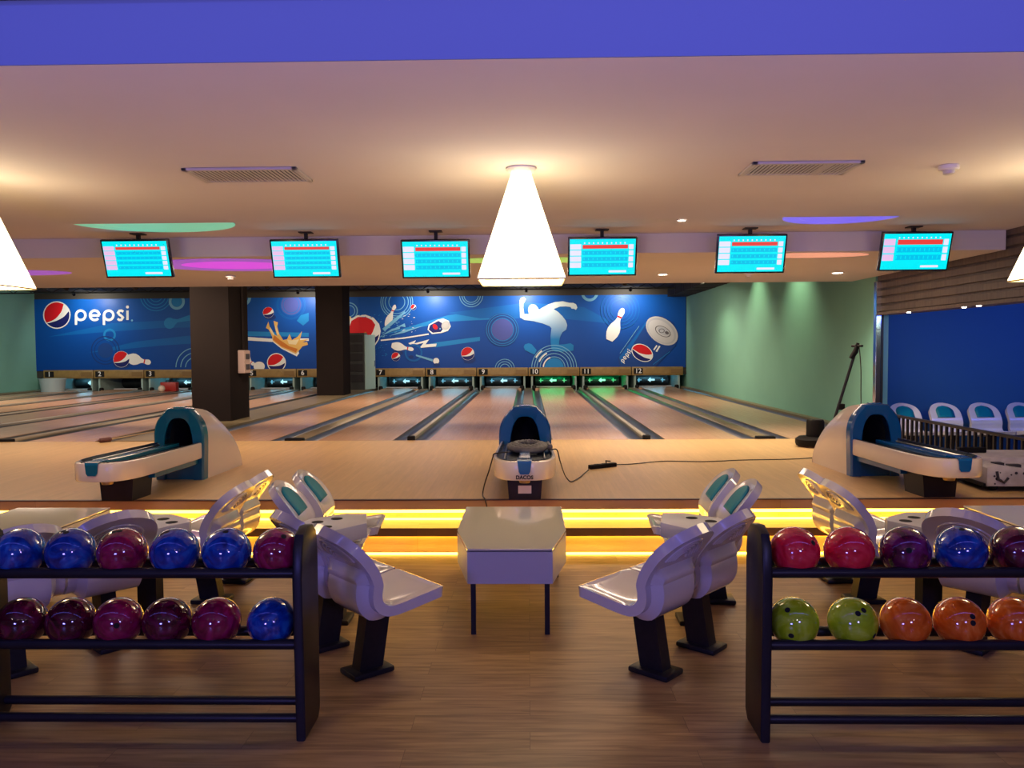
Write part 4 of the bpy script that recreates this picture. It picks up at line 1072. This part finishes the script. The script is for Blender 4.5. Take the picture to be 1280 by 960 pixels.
def seat_proto():
    t = empty('molded_seat', (0, 0, 0))
    mb = MB(); bm = mb.bm
    T = [[bm.verts.new(in_p(i, f)) for f in FS] for i in range(NP)]
    B = [[bm.verts.new(outer_p(i, f)) for f in FS] for i in range(NP)]
    nf = len(FS)
    for i in range(NP-1):
        for k in range(nf-1):
            bm.faces.new((T[i][k], T[i][k+1], T[i+1][k+1], T[i+1][k])); bm.faces.new((B[i][k], B[i+1][k], B[i+1][k+1], B[i][k+1]))
        bm.faces.new((T[i][0], T[i+1][0], B[i+1][0], B[i][0])); bm.faces.new((T[i][-1], B[i][-1], B[i+1][-1], T[i+1][-1]))
    for k in range(nf-1):
        bm.faces.new((T[0][k], B[0][k], B[0][k+1], T[0][k+1])); bm.faces.new((T[-1][k], T[-1][k+1], B[-1][k+1], B[-1][k]))
    bmesh.ops.recalc_face_normals(bm, faces=bm.faces[:])
    # arched ribs on the rear of the back
    def surf(s, y):
        s = min(max(s, 0), TOT-0.004); i = 0
        while i < NP-2 and cum[i+1] < s: i += 1
        u = (s-cum[i])/(cum[i+1]-cum[i])
        f = lambda j: max(-0.97, min(0.97, y/seat_half(j)))
        return outer_p(i, f(i), 0.001)*(1-u)+outer_p(i+1, f(i+1), 0.001)*u
    sc_ = TOT-0.235
    for r in (0.055, 0.080, 0.105, 0.130, 0.155):
        pts = []
        for k in range(17):
            a = math.radians(8)+math.radians(164)*k/16
            pts.append(surf(sc_+r*math.sin(a)*1.05, r*math.cos(a)))
        mb.tube(pts, 0.0075, 6)
    mb.build('seat_shell', M['seat'], t, smooth=38, recalc=False)
    # teal arched inset on the front of the back
    mb = MB(); s0, s1 = TOT-0.285, TOT-0.068; rows = []
    for k in range(13):
        s = s0+(s1-s0)*k/12; i = min(range(NP), key=lambda j: abs(cum[j]-s))
        u = k/12; w = 0.132*math.sqrt(max(0, 1-max(0, (u-0.45)/0.55)**2.2)); w = max(w, 0.012)
        j = 0
        while j < NP-2 and cum[j+1] < s: j += 1
        v = (s-cum[j])/(cum[j+1]-cum[j])
        row = []
        for f in (-1, -0.5, 0, 0.5, 1):
            y = w*f
            a = in_p(j, 0, 0.004+0.004*(1-f*f)); b = in_p(j+1, 0, 0.004+0.004*(1-f*f)); c = a*(1-v)+b*v
            row.append((c.x, y, c.z))
        rows.append(row)
    mb.grid(rows); o = mb.build('back_inset', M['teal_plastic'], t, smooth=40)
    md = o.modifiers.new('thickness', 'SOLIDIFY'); md.thickness = 0.012; md.offset = 0
    o['label'] = 'teal arched inset'
    # pedestal and foot plate
    mb = MB(); rows = []
    for a, z in ((0.045, 0.028), (0.075, 0.20), (0.105, 0.385)):
        rows.append([(a-0.07, -0.042, z), (a+0.07, -0.042, z), (a+0.07, 0.042, z), (a-0.07, 0.042, z)])
    mb.grid(rows, wrap=True); mb.bm.faces.new([mb.bm.verts.new(p) for p in rows[-1]])
    mb.build('pedestal', M['black_metal'], t)
    MB().box(-0.075, 0.165, -0.085, 0.085, 0.001, 0.032, bevel=0.010).build('foot_plate', M['black_metal'], t, smooth=40)
    return t
SEAT = seat_proto(); seat_used = [False]
def seat(x, y, face, label, group, z=0.0):
    if seat_used[0]: o = copy_tree(SEAT)
    else: o = SEAT; seat_used[0] = True
    o.location = (x, y, z); o.rotation_euler = (0, 0, face)
    tag(o, label, 'seat', group); return o
def seat_arm(cx, side, where, vis=(1, 1, 1, 1)):
    """one side of a cluster round a table; side +1 = right of the table"""
    fN = math.atan2(0.66, -0.75*side); fF = math.atan2(0.07, -1.0*side)
    N = [(0.80, 4.15), (1.12, 4.51)]; Fp = [(1.41, 5.375), (1.39, 5.85)]
    for (dx, y), lab, v in zip(N, ('nearer slanting seat', 'farther slanting seat'), vis[:2]):
        if v: seat(cx+side*dx, y, fN, 'white moulded %s %s' % (lab, where), 'slanting seats behind the ball racks')
    for (dx, y), lab, v in zip(Fp, ('teal inset seat away from the steps', 'teal inset seat closest to the steps'), vis[2:]):
        if v: seat(cx+side*dx, y, fF, 'white moulded %s %s' % (lab, where), 'seats beside the steps')
    # console with cup holes wedged between the pairs
    t = empty('cup_console', (cx+side*1.13, 4.98, 0.0), label='white wedge console with round cup holes %s' % where, cat='console', group='cup consoles between the seats')
    P = [(0.02, -0.25), (0.225, 0.08), (0.20, 0.17), (0.0, 0.33), (-0.14, 0.33), (-0.20, 0.04)]
    pts = [(side*a, b, 0.525) for a, b in P]
    MB().prism(pts, (0, 0, 0.095), bevel=0.008).build('top', M['table_white'], t, smooth=30)
    for a, b in ((0.02, 0.16), (0.12, 0.06), (0.03, -0.08)):
        MB().lathe([(0, 0.622), (0.038, 0.622), (0.038, 0.6205), (0, 0.6205)], (side*a, b, 0), 20).build('cup_hole', M['void'], t)
    MB().box(-0.06, 0.06, -0.05, 0.05, 0.03, 0.525).build('pedestal', M['black_metal'], t)
    MB().box(-0.10, 0.10, -0.09, 0.09, 0.001, 0.03, bevel=0.006).build('foot_plate', M['black_metal'], t)
seat_arm(-0.10, 1, 'right of the middle table')
seat_arm(-0.10, -1, 'left of the middle table')
seat_arm(-3.54, 1, 'right of the left table')
seat_arm(3.62, -1, 'left of the right table')
def table(cx, label):
    t = empty('low_table', (cx-0.015, 4.72, 0), label=label, cat='table', group='low tables between the seats')
    P = [(-0.255, 0.0), (0.255, 0.0), (0.358, 0.50), (0.358, 1.28), (-0.358, 1.28), (-0.358, 0.50)]
    MB().prism([(x_, y_, 0.315) for x_, y_ in P], (0, 0, 0.193)).build('apron', M['table_white'], t)
    MB().prism([(x_*0.985, y_*0.985+0.01, 0.508) for x_, y_ in P], (0, 0, 0.006)).build('shadow_gap', M['void'], t)
    MB().prism([(x_, y_, 0.514) for x_, y_ in P], (0, 0, 0.012), bevel=0.003).build('table_top', M['table_top'], t)
    for x_, y_ in ((-0.222, 0.035), (0.222, 0.035), (-0.32, 1.24), (0.32, 1.24)):
        MB().box(x_-0.015, x_+0.015, y_-0.015, y_+0.015, 0.001, 0.316).build('leg', M['black_metal'], t)
table(-0.10, 'low white table with grey top between the middle seats')
table(-3.54, 'low white table with grey top behind the left ball rack')
table(3.62, 'low white table with grey top behind the right ball rack')
# side room seats
for px, lab in ((1134, 'nearest the corner post, half hidden by railing'), (1184, 'second from the corner post'), (1232.5, 'third from the corner post'), (1280, 'farthest from the corner post')):
    x = (px-660)/1000*12.25
    seat(x, 12.35, -PI/2, 'white teal-inset seat along the blue wall, ' + lab, 'seats along the blue wall')

# ------------------------------------------------------------------ ball racks and balls
def rack(x0, x1, label, ends):
    """x0..x1 between the inner faces of the end panels"""
    t = empty('ball_rack', ((x0+x1)/2, 3.56, 0), label=label, cat='ball rack', group='black ball racks')
    c = (x0+x1)/2; a, b = x0-c, x1-c
    TH = 0.042
    side = [(-0.135, 0.0), (-0.145, 0.72), (-0.135, 0.85), (-0.10, 0.91), (-0.03, 0.935), (0.05, 0.925), (0.105, 0.885), (0.125, 0.80), (0.125, 0.04), (0.09, 0.0)]
    for xs, on in ((a-TH, ends[0]), (b, ends[1])):
        if on: MB().prism([(xs, y_, z_) for y_, z_ in side], (TH, 0, 0), bevel=0.008).build('end_panel', M['rack_black'], t, smooth=35)
    for yf, zf, yb, zb_ in ((-0.085, 0.735, 0.085, 0.735), (-0.085, 0.415, 0.085, 0.415)):
        for y_, z_ in ((yf, zf), (yb, zb_)):
            MB().tube([(a-0.002, y_, z_), (b+0.002, y_, z_)], 0.023, 12).build('shelf_rail', M['rack_black'], t, smooth=60)
    for y_, z_ in ((-0.10, 0.090), (0.085, 0.085)):
        MB().tube([(a-0.002, y_, z_), (b+0.002, y_, z_)], 0.021, 12).build('foot_rail', M['rack_black'], t, smooth=60)
    return t
rack(-2.46, -1.03, 'black ball rack holding blue and crimson balls', (1, 1))
rack(1.045, 2.75, 'black ball rack holding red, green and orange balls', (1, 1))
RB = 0.108
def hole_cap(d, r, ang):
    """dark finger hole sunk in the ball: a small spherical cap just proud of the shell"""
    d = Vector(d).normalized(); u = d.orthogonal().normalized(); w = d.cross(u); rows = []
    for k in range(4):
        a = ang*k/3
        rows.append([(d*math.cos(a)+(u*math.cos(2*PI*j/14)+w*math.sin(2*PI*j/14))*math.sin(a))*r for j in range(14)] if k else None)
    mb = MB(); bm = mb.bm
    c = bm.verts.new(d*r); prev = [bm.verts.new(p) for p in rows[1]]
    for j in range(14): bm.faces.new((c, prev[j], prev[(j+1) % 14]))
    for row in rows[2:]:
        cur = [bm.verts.new(p) for p in row]
        for j in range(14): bm.faces.new((prev[j], cur[j], cur[(j+1) % 14], prev[(j+1) % 14]))
        prev = cur
    return mb
ball_me = {}
def ball(x, zc, colr, holes, label, group):
    t = empty('bowling_ball', (x, 3.56, zc), label=label, cat='bowling ball', group=group)
    if colr not in ball_me:
        o = MB().lathe([(RB*math.sin(PI*k/32), -RB*math.cos(PI*k/32)) for k in range(33)], n=40).build('ball_shell', BALL[colr], t, smooth=180)
        ball_me[colr] = o.data
    else:
        o = bpy.data.objects.new('ball_shell', ball_me[colr]); COL.objects.link(o); o.parent = t
    for h in holes:
        hole_cap(h, RB*1.0012, 0.115).build('finger_hole', M['void'], t, smooth=60, recalc=True)
def bx(px): return (px-660)/1000*3.56
zU, zL = 0.8085, 0.4885
UL = 'balls on the upper shelf of the left rack'; LL = 'balls on the lower shelf of the left rack'
UR = 'balls on the upper shelf of the right rack'; LR = 'balls on the lower shelf of the right rack'
def hv(dx, dv, alpha):
    """direction on a ball: dx to the right, dv up, as one sees it standing in front of the rack"""
    w = math.sqrt(max(0.0, 1-dx*dx-dv*dv)); a = math.radians(alpha)
    return (dx, dv*math.sin(a)-w*math.cos(a), dv*math.cos(a)+w*math.sin(a))
def U(*P): return [hv(x, y, 14) for x, y in P]
def Lo(*P): return [hv(x, y, 19) for x, y in P]
for px, c, h, lab in ((9, 'blue', [], 'blue marbled ball cut by the left edge of the photo, upper shelf'),
                      (75, 'blue', U((.04, .80), (-.14, .86)), 'blue ball left of the crimson ball between blue balls, upper left shelf'),
                      (141.5, 'crimson', U((-.16, .82), (.05, .86)), 'crimson ball with blue balls on both sides, upper left shelf'),
                      (209, 'blue', U((-.35, .74), (-.17, .82)), 'blue ball right of the crimson ball between blue balls, upper left shelf'),
                      (275.5, 'blue', U((.10, .82),), 'blue ball beside the crimson ball at the end panel, upper left shelf'),
                      (340.5, 'crimson', U((.42, .62),), 'crimson ball against the end panel, upper left shelf')):
    ball(bx(px), zU, c, h, lab, UL)
for px, c, h, lab in ((9, 'maroon', [], 'dark maroon ball cut by the left edge of the photo, lower shelf'),
                      (72.5, 'maroon', [], 'dark maroon ball beside another maroon ball, lower left shelf'),
                      (134, 'crimson', Lo((.38, -.17),), 'magenta red ball between two dark maroon balls'),
                      (197, 'maroon', [], 'dark maroon ball between two magenta red balls'),
                      (260.5, 'crimson', [], 'magenta red ball next to the blue ball, lower left shelf'),
                      (331, 'blue', [], 'lone blue ball on the lower shelf near the end panel')):
    ball(bx(px), zL, c, h, lab, LL)
for px, c, h, lab in ((993, 'red', U((.52, .33),), 'bright red ball against the end panel of the right rack'),
                      (1060.5, 'red', U((.02, -.82), (.40, -.78)), 'bright red ball beside the plum ball on the upper shelf'),
                      (1130, 'plum', U((-.27, .02),), 'dark plum ball between a red ball and a blue ball'),
                      (1199, 'blue', U((-.12, .86),), 'only blue ball on the right rack'),
                      (1267, 'maroon', U((.28, -.35),), 'dark maroon ball cut by the right edge of the photo')):
    ball(bx(px), zU, c, h, lab, UR)
for px, c, h, lab in ((993, 'green', Lo((-.46, .46), (-.40, -.55)), 'lime green ball against the end panel of the right rack'),
                      (1066, 'green', Lo((-.10, .32), (.17, .45), (.60, -.55)), 'lime green ball beside an orange ball'),
                      (1131.5, 'orange', [], 'orange ball without visible holes next to the lime green ball'),
                      (1198.5, 'orange', Lo((.08, .20), (.05, -.05), (.84, -.26)), 'orange ball with finger holes between two plain orange balls'),
                      (1266, 'orange', [], 'orange ball cut by the right edge of the photo')):
    ball(bx(px), zL, c, h, lab, LR)

# ------------------------------------------------------------------ lights of the place and added fill lamps
def area(loc, aim, sx, sy, energy, colr, name):
    ld = bpy.data.lights.new(name, 'AREA'); ld.shape = 'RECTANGLE'; ld.size = sx; ld.size_y = sy; ld.energy = energy; ld.color = colr
    o = bpy.data.objects.new(name, ld); COL.objects.link(o)
    d = Vector(aim)-Vector(loc)
    o.matrix_world = Matrix.Translation(loc) @ d.to_track_quat('-Z', 'Y').to_matrix().to_4x4()
    return o
def point(loc, energy, colr, r, name):
    ld = bpy.data.lights.new(name, 'POINT'); ld.energy = energy; ld.color = colr; ld.shadow_soft_size = r
    o = bpy.data.objects.new(name, ld); COL.objects.link(o); o.location = loc; return o
# blue cove strip above the concourse lighting the beam, blue lamp behind the viewer
area((-6.0, 1.9, 3.12), (-6.0, 3.45, 3.02), 10.0, 0.08, 25, (0.15, 0.155, 1.0), 'blue_cove_strip')
area((4.5, 1.9, 3.12), (4.5, 3.45, 3.02), 10.0, 0.08, 29, (0.18, 0.165, 1.0), 'blue_cove_strip')
area((-2.2, -2.4, 1.35), (-0.8, 4.0, 0.9), 0.8, 0.32, 84, (0.24, 0.21, 1.0), 'blue_sign_light')
area((2.0, -2.4, 2.3), (1.4, 4.0, 0.9), 0.6, 0.28, 64, (0.32, 0.27, 1.0), 'violet_sign_light')
# unseen violet area lamp, added to tint and brighten the ceiling
area((0, -0.9, 1.25), (0, -0.899, 2.9), 9.0, 1.0, 560, (0.74, 0.50, 1.0), 'violet_ceiling_fill')
# pendant bulbs under the shades
for x in (-0.04, -3.88, 3.71):
    point((x, 5.52, ZC-0.83), 26, (1.0, 0.76, 0.48), 0.12, 'pendant_bulb')
# soffit downlights
for px in (828.5, 1047):
    p = at_Z(px, 341.5, ZS)
    ld = bpy.data.lights.new('downlight_lamp', 'SPOT'); ld.energy = 160; ld.color = (1.0, 0.84, 0.62); ld.spot_size = 2.2; ld.spot_blend = 0.8; ld.shadow_soft_size = 0.07
    o = bpy.data.objects.new('downlight_lamp', ld); COL.objects.link(o); o.location = (p.x, p.y, p.z-0.03)
# ceiling lights over the approach (house lights set in the soffit)
area((-5.5, 10.9, ZS-0.02), (-5.5, 10.9, 0), 6.0, 0.5, 120, (1.0, 0.76, 0.56), 'soffit_house_light')
area((2.0, 10.9, ZS-0.02), (2.0, 10.9, 0), 5.0, 0.5, 110, (1.0, 0.76, 0.56), 'soffit_house_light')
# lane lights in the dark ceiling
for x, e in ((-13, 150), (-8.5, 130), (-3, 170), (2.6, 170)):
    area((x, 20.0, ZD-0.5), (x, 20.5, 0), 3.0, 3.0, e, (1.0, 0.74, 0.55), 'lane_light')
# scallops on the green wall
for y in (15.7, 18.5, 21.3):
    ld = bpy.data.lights.new('wall_washer', 'SPOT'); ld.energy = 100; ld.color = (1.0, 0.95, 0.58); ld.spot_size = 1.7; ld.spot_blend = 1.0; ld.shadow_soft_size = 0.06
    o = bpy.data.objects.new('wall_washer', ld); COL.objects.link(o)
    d = Vector((0.55, 0, -1)).normalized()
    o.matrix_world = Matrix.Translation((XR-0.85, y, 3.66)) @ d.to_track_quat('-Z', 'Y').to_matrix().to_4x4()
area((-14.5, 21, 3.5), (XL, 23, 1.5), 0.6, 3, 120, (0.85, 0.95, 0.9), 'left_wall_washer')
# side room
area((8.0, 10.6, 2.42), (8.0, 12.9, 1.7), 5.0, 0.5, 70, (0.06, 0.12, 1.0), 'side_room_blue_light')
area((6.4, 8.5, 2.40), (7.0, 12.9, 0.4), 0.8, 0.4, 26, (0.7, 0.95, 0.7), 'lane_spill_fill')  # added lamp, stands in for lane light coming through the opening
# small ceiling lamps of the concourse behind the viewer
for x, y in ((-3.4, -1.4), (-1.1, -1.7), (0.9, -1.5), (3.2, -1.6)):
    point((x, y, 3.05), 14, (1.0, 0.84, 0.66), 0.035, 'concourse_downlight')

w = bpy.data.worlds.new('World'); SC.world = w; w.use_nodes = True
w.node_tree.nodes['Background'].inputs[0].default_value = (0.30, 0.24, 0.34, 1)
w.node_tree.nodes['Background'].inputs[1].default_value = 0.10
SC.view_settings.view_transform = 'Standard'
SC.view_settings.look = 'None'
SC.view_settings.exposure = 0.0
SC.view_settings.gamma = 1.0
SC.view_settings.use_curve_mapping = False
